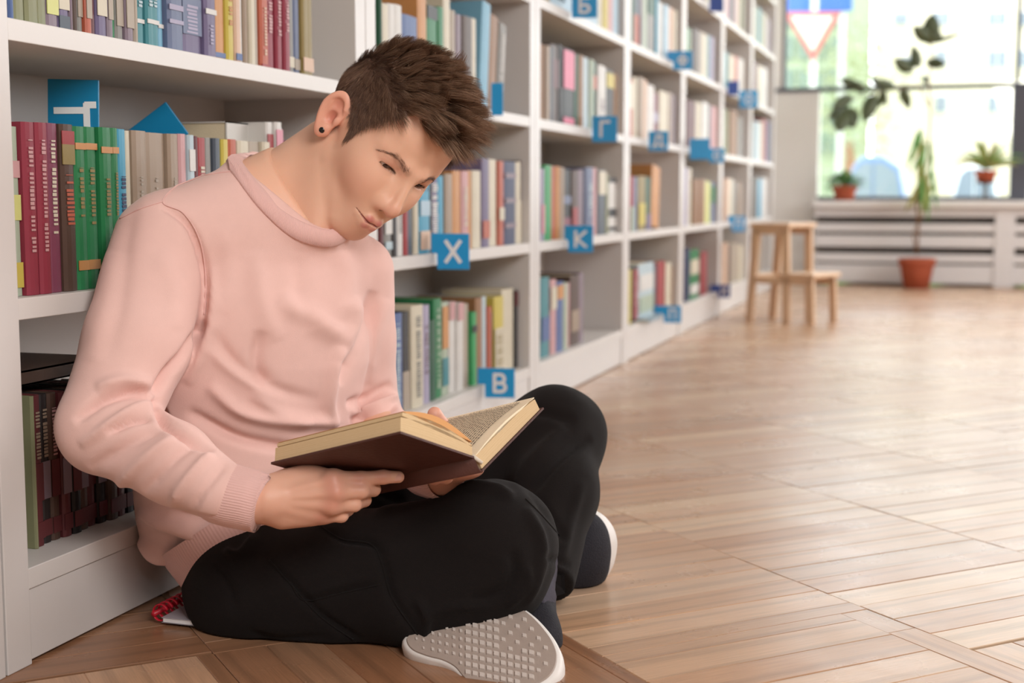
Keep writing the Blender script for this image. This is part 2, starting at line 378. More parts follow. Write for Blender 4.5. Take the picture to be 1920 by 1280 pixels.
ORD = ['first', 'second', 'third', 'fourth', 'fifth', 'sixth', 'seventh', 'eighth', 'ninth', 'tenth', 'eleventh', 'twelfth', 'thirteenth', 'fourteenth', 'fifteenth', 'sixteenth', 'seventeenth', 'eighteenth', 'nineteenth', 'twentieth'] + ['twenty-' + s for s in ('first', 'second', 'third', 'fourth', 'fifth', 'sixth', 'seventh', 'eighth', 'ninth')] + ['thirtieth'] + ['thirty-' + s for s in ('first', 'second', 'third', 'fourth', 'fifth', 'sixth', 'seventh', 'eighth', 'ninth')] + ['fortieth', 'forty-first', 'forty-second']
def letter_strip(name, w_, z0, z1, colour, parent, x, rnd_, prop=.5):
    """a run of small raised glyph blocks up the spine"""
    bxs = []; z = z0; hw = w_ * prop / 2; st = max(.003, min(.0055, w_ * .26))
    while z < z1:
        l = st * rnd_.uniform(.45, .8)
        bxs.append((x, x + .0006, -hw * rnd_.uniform(.7, 1), hw * rnd_.uniform(.7, 1), z, min(z + l, z1))); z += st if rnd_.random() > .15 else st * 2
    return boxes(name, bxs, cmat(colour), parent)
def book(yc, wd, h, dep, colour, xfr, zb, label, group, detail=2, lean=0.0, text=None, patches=(), rs=None, cat='book'):
    rs = rs or random
    t = min(.0022, wd * .14); e = .003
    X0, X1 = -dep, 0.0; Y = wd / 2
    # hard cover: two boards and a slightly rounded spine
    bm = bmesh.new()
    prof = [(X0, -Y), (X0, -Y + t), (-.004, -Y + t), (-.004, Y - t), (X0, Y - t), (X0, Y), (-.002, Y), (0.0008, Y * .6), (0.0014, 0), (0.0008, -Y * .6), (-.002, -Y)]
    lo = [bm.verts.new((a, b_, 0)) for a, b_ in prof]; hi = [bm.verts.new((a, b_, h)) for a, b_ in prof]; n = len(prof)
    for i in range(n): bm.faces.new((lo[i], lo[(i + 1) % n], hi[(i + 1) % n], hi[i]))
    bm.faces.new(lo[::-1]); bm.faces.new(hi)
    bmesh.ops.recalc_face_normals(bm, faces=bm.faces[:])
    me = bpy.data.meshes.new('book'); bm.to_mesh(me); bm.free(); me.materials.append(cmat(colour))
    o = link('book', me); o.location = (xfr, yc, zb); o.rotation_euler = (lean, 0, 0)
    tag(o, label=label, cat=cat, group=group)
    boxes('page_block', [(X0 + .002, -.0045, -Y + t, Y - t, e, h - e)], PAGES, o)
    if detail:
        for (f0, f1, c) in patches: boxes('spine_label', [(.0010, .0022, -Y * .9, Y * .9, h * f0, h * f1)], cmat(c), o)
        if text: letter_strip('spine_lettering', wd, h * text[1], h * text[2], text[0], o, .0020, rs, text[3] if len(text) > 3 else .5)
    return o
shelfname = ['bottom', 'second', 'third', 'fourth', 'fifth']
casename = ['nearest bookcase', 'X-tab bookcase', 'K-tab bookcase', 'fourth bookcase', 'fifth bookcase', 'sixth bookcase', 'last bookcase']
def rowbooks(ci, li, u0, vref, spec, set_back=.02, lean=0.0, dep=.145, patch=None):
    """spec: list of (u_right, colour, v_top or None, opts)"""
    zb = LEV[li]; xfr = XF - set_back; rs = random.Random(ci * 17 + li)
    ylo = max(on_x(u0, vref, xfr)[1], BND[ci] + TS + .003); yhi = BND[ci + 1] - TS - .003; y = ylo
    tot = {}
    for s in spec: tot[s[1]] = tot.get(s[1], 0) + 1
    cnts = {}
    for i, s in enumerate(spec):
        u1, c, vt = s[0], s[1], s[2]; op = s[3] if len(s) > 3 else {}
        y1 = min(on_x(u1, vref, xfr)[1], yhi)
        if c is not None and y1 - y < .005: continue
        if c is None: y = y1; continue
        w_ = max(.006, y1 - y - .0008)
        um = (proj((xfr, (y + y1) / 2, zb + .1))[0])
        h = (on_x(um, vt, xfr)[2] - zb) if vt is not None else rs.uniform(.19, .225)
        h = max(.1, min(h, (LEV[li + 1] if li + 1 < len(LEV) else 2.1) - .033 - zb))
        n = sum(1 for t in spec[:i + 1] if t[1] is not None)
        cnts[c] = cnts.get(c, 0) + 1
        wname = WORD.get(c, c)
        lab = '%s%s book, %s from the left on the %s shelf of the %s' % (op.get('a', ''), wname, ORD[n - 1], shelfname[li], casename[ci])
        jit = rs.uniform(-.006, .004) + op.get('dx', 0)
        ln = op.get('lean', lean)
        if ln: y1_ = y1; y = max(y, ylo)
        book((y + y1) / 2, w_, h, dep + rs.uniform(-.015, .02), c, xfr + jit, zb + .0005 + abs(math.sin(ln)) * w_ / 2, lab, 'books on the %s shelf of the %s' % (shelfname[li], casename[ci]), op.get('d', 2), ln, op.get('t'), op.get('p', ()), rs)
        y = y1
T = lambda c, a=.3, b_=.8, p=.5: dict(t=(c, a, b_, p))
# case 0, third shelf (top of the picture)
rowbooks(0, 2, 14, 60, [(23, 'blue', None), (45, 'olive', None, T('palegreen', .25, .6, .3)), (70, 'olive', None, T('dark', .3, .6, .3)), (91, 'olive', None, T('dark', .3, .5, .3)), (115, 'mauve', None, dict(p=((.09, .5, 'lemon'),))), (137, 'purple', None, dict(p=((0, .1, 'slate'), (.14, .35, 'cream')))), (143, 'mauve', None, T('beige')), (151, 'brown', None), (161, 'grey', None, dict(p=((.12, .4, 'beige'),))), (172, 'orangered', None, dict(p=((.1, .25, 'beige'),))), (183, 'darkred', None), (203, 'purple', None, dict(p=((.14, .33, 'cream'),))), (213, 'mauve', None, dict(p=((.14, .4, 'beige'),))), (221, 'green', None), (235, 'grey', None, dict(p=((.1, .5, 'beige'),))), (250, 'mauve', None, dict(p=((.1, .5, 'beige'),))), (257, 'beige', None),
    (272, 'teal', None, dict(p=((.16, .19, 'white'),), t=('paleblue', .28, .6))), (287, 'teal', None, dict(p=((.16, .19, 'white'),), t=('paleblue', .28, .6))), (301, 'teal', None, dict(p=((.16, .19, 'white'),), t=('paleblue', .28, .6))), (312, 'lightblue', None, dict(p=((.16, .19, 'white'),))), (341, 'greyblue', None, dict(p=((.2, .23, 'lilac'), (.3, .34, 'lilac')))), (380, 'purple', None, dict(p=((.14, .4, 'greyblue'),), t=('lilac', .15, .35, .6))), (402, 'purple', None, dict(p=((.33, .37, 'white'),), t=('lilac', .1, .28, .3))), (424, 'orange', None, dict(p=((.02, .06, 'blue'),))), (438, 'yellow', None, T('orange')), (450, 'peach', None, dict(p=((.02, .07, 'blue'),))), (458, 'white', None), (465, 'tan', None), (475, 'cream', None), (487, 'beige', None), (503, 'orangered', None, dict(p=((0, .03, 'red'),), t=('peach', .1, .5, .3))), (518, 'crimson', None, dict(t=('rose', .3, .6, .5))), (530, 'crimson', None, dict(t=('rose', .3, .6, .5))), (542, 'crimson', None, dict(t=('rose', .35, .6, .4))), (552, 'grey', None, dict(p=((.05, .14, 'cream'),))), (563, 'greyblue', None, dict(p=((.04, .14, 'beige'),))), (575, 'gold', None, dict(p=((.04, .16, 'peach'),))), (588, 'gold', None, dict(p=((.04, .16, 'peach'),)))])
# case 0, second shelf
rowbooks(0, 1, 21, 330, [(42, 'palegreen', 238, dict(p=((.05, .2, 'yellow'), (.45, .6, 'lemon'), (.7, .8, 'rose')))), (67, 'crimson', 230, dict(t=('rose', .25, .9, .35))), (90, 'crimson', 231, dict(t=('rose', .25, .9, .35))), (115, 'plum', 232, dict(t=('cream', .35, .9, .35))), (141, 'brown', 234, dict(p=((.88, .96, 'red'), (.76, .88, 'gold')), t=('orangered', .4, .7, .6))),
    (163, 'green', 238, dict(p=((.86, .9, 'orange'), (.12, .18, 'orange')), t=('gold', .45, .75, .38))), (187, 'green', 239, dict(p=((.86, .9, 'orange'), (.12, .18, 'orange')), t=('gold', .4, .75, .38))), (210, 'green', 240, dict(p=((.84, .88, 'orange'),), t=('gold', .45, .72, .38))), (223, 'green', 241, dict(p=((.84, .88, 'orange'),), t=('gold', .45, .72, .38))), (241, 'cyan', 243, dict(p=((0.0, .3, 'lemon'),), t=('navy', .4, .7, .5))), (251, 'cream', 246), (278, 'tan', 246, T('beige', .3, .7, .2)), (316, 'tan', 250, T('beige', .3, .7, .15)), (336, 'tan', 252, T('beige', .3, .7, .2)), (350, 'rose', 252), (362, 'paleblue', 254, dict(p=((.75, .9, 'white'),))), (370, 'darkred', 256), (388, 'red', 259, dict(t=('cream', .6, .8, .4))), (402, 'grey', 259, dict(p=((.3, .72, 'yellow'),))), (415, 'slate', 260, dict(p=((.3, .7, 'lemon'),))), (428, 'yellow', 262), (444, 'orangered', 262), (465, 'cream', 265), (490, 'beige', 266), (505, 'cream', 267), (517, 'white', 230, dict(p=((.55, .92, 'red'),))), (530, 'white', 230, dict(p=((.55, .95, 'pink'),))), (545, 'plum', 264), (560, 'navy', 266), (575, 'dark', 268), (590, 'darkred', 270)])
# case 0, bottom shelf (dark set)
rowbooks(0, 0, 60, 900, [(66, 'olive', 742)] + [(66 + 17 * k, ['brown', 'darkred', 'dark', 'brown', 'darkred', 'black'][k % 6], 742 - 2 * k, dict(p=((.05, .16, 'darkred'), (.3, .55, 'darkred' if k % 2 else 'mauve')), t=('tan' if k % 3 else 'rose', .58, .9, .5))) for k in range(1, 16)], set_back=.055)
# case 1, second shelf
rowbooks(1, 1, 716, 430, [(723, 'darkred', 335), (737, 'grey', 338, dict(p=((.3, .5, 'white'), (.1, .2, 'paleblue')))), (746, 'dark', 338), (757, 'white', 337, T('grey')), (765, 'red', 336), (777, 'slate', 336), (785, 'cream', 335), (805, 'cyan', 334, dict(p=((.05, .3, 'peach'), (.5, .7, 'palesky')))), (811, 'dark', 333), (825, 'purple', 330, dict(t=('white', .1, .9, .8))), (836, 'cyan', 330), (850, 'tan', 326), (865, 'orange', 320), (878, 'rose', 321, T('cream')), (886, 'orange', 320), (902, 'cream', 320), (916, 'purple', 298, dict(p=((.1, .3, 'orangered'),))), (933, 'cream', 299), (943, 'orangered', 302, dict(p=((.3, .45, 'cream'),))), (965, 'navy', 303, dict(p=((.2, .26, 'mauve'), (.5, .56, 'mauve'), (.8, .86, 'mauve')))), (975, 'cream', 304), (985, 'brown', 301, dict(p=((0, .52, 'cream'),))), (995, 'red', 300, dict(p=((0, .52, 'cream'),)))])
# case 1, bottom shelf
rowbooks(1, 0, 716, 650, [(720, 'slate', 592), (728, 'pink', 590), (734, 'darkred', 588), (755, 'blue', 588, T('paleblue', .1, .9, .4)), (770, 'dark', 585, dict(p=((0, .4, 'beige'),))), (792, 'cream', 572, T('grey', .1, .9, .4)), (806, 'lilac', 572, T('mauve')), (818, 'darkgreen', 600), (833, 'green', 560, T('palegreen', .1, .9)), (845, 'palegreen', 566, dict(p=((.5, .95, 'orange'), (.1, .4, 'teal')))), (856, 'white', 566, dict(p=((.8, 1, 'rose'),))), (868, 'white', 568, dict(p=((.8, 1, 'rose'),))), (883, 'beige', 570), (892, 'brightgreen', 585, dict(p=((.72, .82, 'dark'),))), (905, 'wood', 558), (914, 'paleblue', 556), (921, 'orangered', 575), (927, 'black', 586), (945, 'yellow', 556, dict(p=((0, .6, 'cream'),), t=('gold', 0.02, .55, .7))), (967, 'cream', 542), (996, 'black', 545, dict(p=((.8, .99, 'darkred'),)))], set_back=.03, dep=.16)
# case 1, third shelf
rowbooks(1, 2, 712, 60, [(716, 'darkgreen', -12), (730, 'cream', 8), (742, 'white', 8), (757, 'white', 10), (786, 'blue', 30), (803, 'orange', -10), (824, 'green', 12, dict(p=((.86, 1, 'dark'),))), (835, 'green', 14), (848, 'cream', -10), (857, 'beige', 20), (867, 'mauve', 28), (885, 'brown', 32), (897, 'cream', 35), (913, 'lightblue', 5, dict(lean=-.12)), (928, 'wood', 30, dict(lean=-.13)), (941, 'grey', 45, dict(lean=-.15, t=('white', .1, .9, .6)))])
# case 2
rowbooks(2, 2, 1015, 170, [(1022, 'wood', 84), (1030, 'tan', 86), (1036, 'slate', 88), (1050, 'brown', 84, dict(p=((.45, .82, 'darkred'),))), (1056, 'dark', 84), (1078, 'black', 93, dict(p=((.48, .98, 'hotpink'), (.02, .1, 'hotpink')))), (1085, 'darkgreen', 102), (1093, 'wood', 104), (1105, 'paleblue', 108), (1112, 'palegreen', 112), (1121, 'darkgreen', 116, dict(p=((.6, .8, 'orangered'),))), (1136, 'white', 124, T('mauve', .1, .5)), (1152, 'dark', 132, dict(p=((.72, .95, 'yellow'),))), (1159, 'wood', 138), (1165, 'cream', 142)])
rowbooks(2, 1, 1015, 390, [(1021, 'lilac', 316, dict(p=((.1, .5, 'pink'),))), (1034, 'brightgreen', 310), (1043, 'orangered', 312), (1050, 'orange', 312), (1058, 'tan', 314), (1072, 'black', 318, dict(p=((.5, .62, 'greyblue'), (.1, .3, 'plum')))), (1083, 'brown', 320, dict(p=((.1, .45, 'red'),))), (1093, 'mauve', 318), (1099, 'navy', 316), (1112, 'greyblue', 314, T('paleblue')), (1120, 'rose', 315), (1135, 'slate', 319, dict(p=((.62, .98, 'cream'),))), (1140, 'olive', 326), (1158, 'white', 334, dict(p=((.92, 1, 'black'), (.3, .45, 'black'), (.05, .12, 'black'))))])
rowbooks(2, 0, 1015, 600, [(1031, 'teal', 520, dict(p=((.2, .5, 'blue'),))), (1042, 'rose', 524, dict(p=((.6, .9, 'cream'),))), (1055, 'blue', 528, dict(p=((.75, .95, 'orange'),))), (1063, 'palegreen', 530), (1070, 'rose', 530), (1087, 'brown', 516, dict(p=((.2, .5, 'tan'),))), (1096, 'mauve', 512)], set_back=.03)
rowbooks(2, 3, 1015, 10, [(1060, None, 0), (1122, 'palesky', -60), (1130, 'cream', -70), (1140, 'yellow', -70), (1150, 'rose', -72), (1164, 'palesky', -72)])
# case 3
rowbooks(3, 3, 1182, 60, [(1188, 'darkgreen', -30), (1199, 'orangered', -32, dict(p=((.5, .95, 'slate'),))), (1203, 'mauve', -30), (1214, 'palegreen', -28), (1229, 'grey', -20, dict(p=((.6, .9, 'darkgreen'),))), (1233, 'cyan', -10), (1245, 'white', 4), (1255, 'palesky', 10), (1263, 'peach', 15), (1268, 'cream', 20)])
rowbooks(3, 2, 1180, 200, [(1188, 'orangered', 150, dict(p=((.5, .95, 'cream'),))), (1196, 'cream', 145), (1205, 'tan', 145), (1213, 'peach', 150), (1226, 'white', 160), (1236, 'plum', 174, dict(p=((.4, .6, 'lilac'),))), (1252, 'cream', 172), (1260, 'tan', 174), (1267, 'mauve', 178)])
rowbooks(3, 1, 1180, 380, [(1187, 'red', 330, dict(p=((0, .45, 'palegreen'),))), (1195, 'greyblue', 332), (1209, 'gold', 330, dict(p=((.1, .5, 'yellow'),))), (1219, 'darkgreen', 332, dict(p=((0, .3, 'purple'),))), (1234, 'orange', 315, dict(lean=-.1))])
rowbooks(3, 0, 1181, 540, [(1186, 'yellow', 505), (1191, 'black', 502), (1199, 'red', 505, T('rose')), (1228, 'paleblue', 493, dict(p=((.1, .4, 'palegreen'), (.5, .8, 'white')))), (1233, 'slate', 496), (1247, 'red', 490), (1257, 'cream', 492), (1265, 'wood', 500)], set_back=.03)
rowbooks(4, 3, 1287, 90, [(1293, 'green', 52), (1299, 'palegreen', 54), (1311, 'brown', 56), (1320, 'beige', 60), (1329, 'cream', 64), (1333, 'teal', 66), (1340, 'lilac', 70)])
rowbooks(4, 2, 1287, 225, [(1304, 'darkred', 190), (1315, 'cream', 192), (1327, 'white', 192), (1333, 'slate', 198), (1345, 'rose', 200)])
rowbooks(4, 1, 1284, 380, [(1290, 'lilac', 315), (1298, 'cream', 315), (1302, None, 0), (1312, 'wood', 336), (1322, 'wood', 336), (1333, 'lemon', 340), (1342, 'greyblue', 342, dict(p=((.5, .9, 'green'),)))])
rowbooks(4, 0, 1285, 510, [(1293, 'navy', 465), (1310, 'green', 468, dict(p=((.1, .3, 'white'), (.5, .8, 'cream')))), (1315, 'dark', 470), (1327, 'red', 472)], set_back=.03)
rowbooks(5, 3, 1359, 130, [(1366, 'teal', 98), (1376, 'cream', 104), (1384, 'orangered', 106), (1392, 'white', 110), (1398, 'tan', 114)])
rowbooks(5, 2, 1359, 250, [(1368, 'olive', 205), (1374, 'wood', 206), (1384, 'wood', 208), (1392, 'grey', 220)])
rowbooks(5, 1, 1359, 370, [(1366, 'peach', 335), (1374, 'cream', 335), (1384, 'grey', 340), (1392, 'tan', 342)])
rowbooks(5, 0, 1359, 480, [(1366, 'peach', 455), (1372, 'brown', 458), (1385, 'beige', 456), (1392, 'cream', 460)], set_back=.03)
rowbooks(6, 3, 1413, 130, [(1420, 'darkred', 118), (1430, 'cream', 124), (1440, 'white', 128)])
rowbooks(6, 2, 1413, 270, [(1424, 'paleblue', 228), (1430, 'cream', 228), (1438, 'red', 224), (1443, 'greyblue', 228)])
rowbooks(6, 1, 1413, 370, [(1420, 'grey', 332), (1428, 'cyan', 336), (1440, 'white', 334)])
rowbooks(6, 0, 1413, 470, [(1420, 'darkred', 440), (1430, 'beige', 445)], set_back=.03)
for ci, li, ua, ub, vr in ((4, 4, 1300, 1346, 20), (5, 4, 1360, 1400, 30), (6, 4, 1414, 1445, 50), (4, 3, 0, 0, 0)):
    if ua: 
        cs = ['brown', 'mauve', 'olive', 'cream', 'teal', 'white', 'rose', 'greyblue']
        sp = []; u = ua
        while u < ub - 6: u += random.uniform(5, 8); sp.append((u, cs[random.randrange(len(cs))], None, dict(d=0)))
        rowbooks(ci, li, ua, vr, sp)
def flat_book(yc, x0, ly, lx, h, z, c, label, rz=0.0, name='book'):
    r = empty(name, (x0, yc, z), rz, label=label, cat='book', group='books lying flat')
    t = .0022
    boxes('cover', [(-lx, 0, -ly / 2, ly / 2, 0, t), (-lx, 0, -ly / 2, ly / 2, h - t, h), (-.003, 0, -ly / 2, ly / 2, 0, h)], cmat(c), r)
    boxes('page_block', [(-lx + .003, -.003, -ly / 2 + .003, ly / 2 - .003, t, h - t)], PAGES, r)
    return r
yy = on_x(440, 240, XF - .09)[1]
flat_book(yy + .02, XF - .06, .2, .16, .035, LEV[1] + .2195, 'white', 'thick white book lying flat on the row behind the man’s neck')
yy = on_x(95, 690, XF - .08)[1]
flat_book(yy + .02, XF - .08, .22, .15, .02, LEV[0] + .2195 , 'brown', 'worn brown book lying on the dark row left of the man’s elbow')
yy = on_x(1080, 18, XF - .03)[1]
flat_book(on_x(1040, 20, XF - .03)[1] + .0, XF - .02, .16, .14, .03, LEV[3] + .0005, 'palesky', 'pale blue book lying flat on the fourth shelf beside the Б tab')
flat_book(on_x(1205, 610, XF - .01)[1] + .05, XF + .03, .24, .056, .010, LEV[0] + .0005, 'palesky', 'thin pale blue book lying at the front of the fourth bookcase bottom shelf')

# ---------------------------------------------------------------- letter tabs
TAB = mat('blue_plastic', '#1b9ad8', .35, .5, 0, 1, .04, 9)
TABN = mat('navy_blue_plastic', '#2f4fa0', .4, .5)
TABD = mat('deep_blue_plastic', '#0f7fae', .35, .5)
LETM = mat('tab_letter_white', '#e9e9ea', .6)
ARC = lambda cx, cy, rx, ry, a0, a1, n=9: [(cx + rx * math.cos(math.radians(a0 + (a1 - a0) * k / n)), cy + ry * math.sin(math.radians(a0 + (a1 - a0) * k / n))) for k in range(n + 1)]
GLY = {'Х': [[(-.28, -.4), (.28, .4)], [(-.28, .4), (.28, -.4)]], 'К': [[(-.26, -.4), (-.26, .4)], [(.27, .4), (-.2, 0), (.29, -.4)]],
       'В': [[(-.25, -.4), (-.25, .4)], [(-.25, .4)] + ARC(.02, .2, .2, .2, 90, -90) + [(-.25, 0)], [(-.25, 0)] + ARC(.04, -.2, .23, .2, 90, -90) + [(-.25, -.4)]],
       'Г': [[(-.2, -.4), (-.2, .4), (.26, .4)]], 'Б': [[(.24, .4), (-.25, .4), (-.25, -.4)] + ARC(.03, -.2, .23, .2, -90, 90) + [(-.25, 0)]],
       'Ф': [[(0, -.42), (0, .42)], ARC(0, 0.03, .3, .22, 0, 360, 18)], 'Д': [[(-.34, -.46), (-.34, -.3), (.34, -.3), (.34, -.46)], [(-.24, -.3), (-.1, .4), (.2, .4), (.2, -.3)]],
       'П': [[(-.25, -.4), (-.25, .4), (.25, .4), (.25, -.4)]], 'О': [ARC(0, 0, .28, .38, 0, 360, 18)], 'И': [[(-.25, .4), (-.25, -.4), (.25, .4), (.25, -.4)]],
       'Ц': [[(-.25, .4), (-.25, -.32), (.32, -.32), (.32, -.5)], [(.2, .4), (.2, -.32)]]}
def letter_mesh(ch, size):
    V = []; Fc = []; hw = .075
    for st_ in GLY[ch]:
        for (x0, y0_), (x1, y1_) in zip(st_[:-1], st_[1:]):
            d = np.array((x1 - x0, y1_ - y0_)); d = d / (np.linalg.norm(d) + 1e-9); nn = np.array((-d[1], d[0])) * hw; e = d * hw * .6
            q = [np.array((x0, y0_)) - e + nn, np.array((x0, y0_)) - e - nn, np.array((x1, y1_)) + e - nn, np.array((x1, y1_)) + e + nn]; n0 = len(V)
            V += [(a * size * .85, b_ * size * .85, z) for z in (-.0003, .0008 + .00001 * (len(V) / 8)) for a, b_ in q]
            Fc += [(n0 + 3, n0 + 2, n0 + 1, n0), (n0 + 4, n0 + 5, n0 + 6, n0 + 7)] + [(n0 + k, n0 + (k + 1) % 4, n0 + 4 + (k + 1) % 4, n0 + 4 + k) for k in range(4)]
    me = bpy.data.meshes.new('letter'); me.from_pydata(V, [], Fc); me.update(); return me
def tab(u0, u1, v0, v1, ch, label, arm=True, m=TAB, yaw=0.0, dx=.012, size=None, rot=0.0, armw=.42):
    """letter tab hanging over the shelf edge; the plate stands about square to the aisle end"""
    um, vm = (u0 + u1) / 2, (v0 + v1) / 2
    c = on_x(um, vm, XF + .03)
    for _ in range(3):
        z = proj(c)[2]; wd, hg = (u1 - u0) / FPX * z, (v1 - v0) / FPX * z
        c = on_x(um, vm, XF + wd / 2 + .003)
    r = empty('letter_tab', tuple(c), yaw, label=label, cat='letter tab', group='blue letter tabs on the shelves')
    hw, hh = wd / 2, hg / 2
    poly = [(-hw, -hh), (hw, -hh), (hw, hh), (-hw, hh)]
    if arm: poly = [(-hw, -hh), (hw, -hh), (hw, hh), (-hw - armw * wd, hh), (-hw - armw * wd, hh - .55 * hg), (-hw, hh - .55 * hg)]
    if rot: 
        ca, sa = math.cos(rot), math.sin(rot); poly = [(a * ca - b_ * sa, a * sa + b_ * ca) for a, b_ in poly]
    prism('plate', poly, (1, 0, 0), (0, 0, 1), (0, 1, 0), (0, 0, 0), .0035, m, r, .0008)
    if ch:
        me = letter_mesh(ch, size or hg * .84); me.materials.clear(); me.materials.append(LETM)
        o = bpy.data.objects.new('letter', me); C.objects.link(o); o.parent = r; o.rotation_euler = (math.pi / 2, rot_l.get(label, 0), 0); o.location = (0, -.0006, 0)
    return r
rot_l = {}
YT = YAW * .6
tab(819, 880, 438, 505, 'Х', 'blue X letter tab on the shelf edge right of the man’s face', yaw=YT, armw=.18)
tab(909, 965, 690, 746, 'В', 'blue B letter tab on the lowest shelf above the open book', yaw=YT, armw=.25)
tab(1065, 1112, 423, 473, 'К', 'blue K letter tab on the third bookcase', yaw=YT, armw=.14)
tab(1110, 1157, 218, 266, 'Г', 'blue Г letter tab on the third bookcase', yaw=YT, arm=False)
tab(1072, 1120, -14, 33, 'Б', 'blue tab with a Б cut off by the top of the picture', yaw=YT, arm=False)
tab(921, 943, 156, 216, None, 'blue tab touching the front of the man’s hair', yaw=YT, arm=False)
tab(1262, 1298, 96, 131, 'Ф', 'blue letter tab on the fourth bookcase beside the top row of books', yaw=YT, armw=.3)
tab(1216, 1253, 246, 283, 'Д', 'blue Д letter tab on the fourth bookcase', yaw=YT, arm=False)
tab(1245, 1277, 573, 605, 'П', 'blue П letter tab low on the fourth bookcase', yaw=YT, armw=.55)
tab(1293, 1331, 260, 299, None, 'larger plain blue tab on the fifth bookcase', yaw=YT, arm=False, m=TAB)
tab(1330, 1358, 278, 305, 'О', 'small blue tab overlapping the plain tab, on the fifth bookcase', yaw=YT, arm=False)
tab(1330, 1357, -10, 22, None, 'navy tab at the top of the fifth bookcase', yaw=YT, arm=False, m=TABN)
tab(1346, 1369, 534, 558, 'И', 'navy letter tab low on the fifth bookcase', yaw=YT, armw=.6, m=TABN)
tab(1364, 1385, 152, 178, None, 'small navy tab on the sixth bookcase', yaw=YT, arm=False, m=TABN)
tab(1387, 1421, 170, 202, 'О', 'light blue letter tab on the sixth bookcase, beside the navy one', yaw=YT, arm=False)
tab(1372, 1397, 405, 434, 'П', 'blue letter tab on the second shelf of the sixth bookcase', yaw=YT, armw=.35)
# two tabs stored behind / on the row of the nearest bookcase
def loose_tab(u, v, zdep, wd, hg, rot, ch, rl, label):
    c = on_x(u, v, XF - zdep)
    r = empty('letter_tab', tuple(c), YAW * .75, label=label, cat='letter tab', group='blue letter tabs on the shelves')
    ca, sa = math.cos(rot), math.sin(rot)
    poly = [(a * ca - b_ * sa, a * sa + b_ * ca) for a, b_ in ((-wd / 2, -hg / 2), (wd / 2, -hg / 2), (wd / 2, hg / 2), (-wd / 2, hg / 2))]
    prism('plate', poly, (1, 0, 0), (0, 0, 1), (0, 1, 0), (0, 0, 0), .0035, TABD, r, .0012)
    if ch:
        me = letter_mesh(ch, .075); me.materials.clear(); me.materials.append(LETM)
        o = bpy.data.objects.new('letter', me); C.objects.link(o); o.parent = r; o.rotation_euler = (math.pi / 2, 0, 0)
        o.rotation_euler = (Matrix.Rotation(-rl, 3, 'Y') @ Matrix.Rotation(math.pi / 2, 3, 'X')).to_euler(); o.location = (.0, -.0006, -.012)
loose_tab(137, 208, .10, .076, .09, -.03, 'Ц', math.pi / 2, 'blue Ц tab turned on its side, standing on the green and red books')
loose_tab(293, 250, .10, .062, .085, -.95, None, 0, 'tilted blue tab leaning on the books, only its corner showing')

# ---------------------------------------------------------------- step stool
WD = mat('pale_birch_wood', '#d8b797', .45, .4, .1, 90, .10, 14)
cst = on_floor(1483, 601)
sx, sy = cst[0], cst[1]
st = empty('step_stool', (sx - .01, sy, 0), math.radians(-22), label='pale wooden two-step stool standing before the end of the bookcases', cat='stool')
SW = .29
for s in (-1, 1):
    Yp = s * (SW / 2 - .012)
prism_legs = []
def bar(name, a, b_, wx, wy, parent, m=WD):
    a, b_ = np.array(a), np.array(b_)
    V = []
    for p in (a, b_):
        for dx, dy in ((-1, -1), (1, -1), (1, 1), (-1, 1)): V.append((p[0] + dx * wx / 2, p[1] + dy * wy / 2, p[2]))
    return mesh(name, V, [(0, 1, 2, 3)[::-1], (4, 5, 6, 7)] + [(i, (i + 1) % 4, 4 + (i + 1) % 4, 4 + i) for i in range(4)], m, parent)
# side frames: left/right in x, steps run towards +x
for yv in (-.13, .13):
    bar('leg', (-.17, yv, 0), (-.135, yv, .47), .042, .024, st)
    bar('leg', (.055, yv, 0), (.04, yv, .47), .040, .024, st)
    bar('leg', (.20, yv, 0), (.19, yv, .225), .038, .024, st)
    boxes('side_rail', [(-.15, .2, yv - .012, yv + .012, .19, .225)], WD, st, .002)
    boxes('side_rail', [(-.14, .05, yv - .012, yv + .012, .435, .47)], WD, st, .002)
boxes('top_step', [(-.165, .075, -.16, .16, .47, .492)], WD, st, .006)
boxes('lower_step', [(.03, .225, -.16, .16, .225, .247)], WD, st, .006)
boxes('crossbar', [(-.165, -.145, -.12, .12, .2, .235)], WD, st, .002)

for o_ in list(bpy.data.objects):
    if o_.parent is st:
        for v_ in o_.data.vertices: v_.co.x *= .90; v_.co.y *= .88; v_.co.z *= .97
# ---------------------------------------------------------------- plants
TERR = mat('terracotta', '#a8543a', .75, .3, .2, 60, .1, 12)
SOIL = mat('potting_soil', '#3a2c22', .95)
LEAFD = mat('dark_leaf', '#4b5438', .4, .5, .1, 40, .2, 8)
LEAFG = mat('fresh_leaf', '#5f9a4a', .5, .4, .1, 40, .2, 10)
LEAFY = mat('yellowed_leaf', '#a9a566', .6, .3, .1, 40, .2, 10)
STEM = mat('woody_stem', '#8b6a50', .8, .2, .2, 60, .15, 20)
def leaf(name, base, tip, width, m, parent, droop=.1, up=(0, 0, 1), n=6):
    b_ = np.array(base); t = np.array(tip); d = t - b_; ln = np.linalg.norm(d); d = d / ln
    s = np.cross(d, up); s /= (np.linalg.norm(s) + 1e-9); nrm = np.cross(s, d)
    V = []; Fc = []
    for i in range(n + 1):
        f = i / n; wv_ = width * math.sin(math.pi * (f ** .8)) ** .75 * .5 if 0 < f < 1 else .0005
        c = b_ + d * ln * f - np.array((0, 0, 1)) * droop * ln * f * f
        V += [c - s * wv_ + nrm * wv_ * .3, c, c + s * wv_ + nrm * wv_ * .3]
    for i in range(n):
        for k in range(2): q = i * 3 + k; Fc.append((q, q + 1, q + 4, q + 3))
    o = mesh(name, V, Fc, m, parent, True)
    md = o.modifiers.new('thickness', 'SOLIDIFY'); md.thickness = .0012
    return o
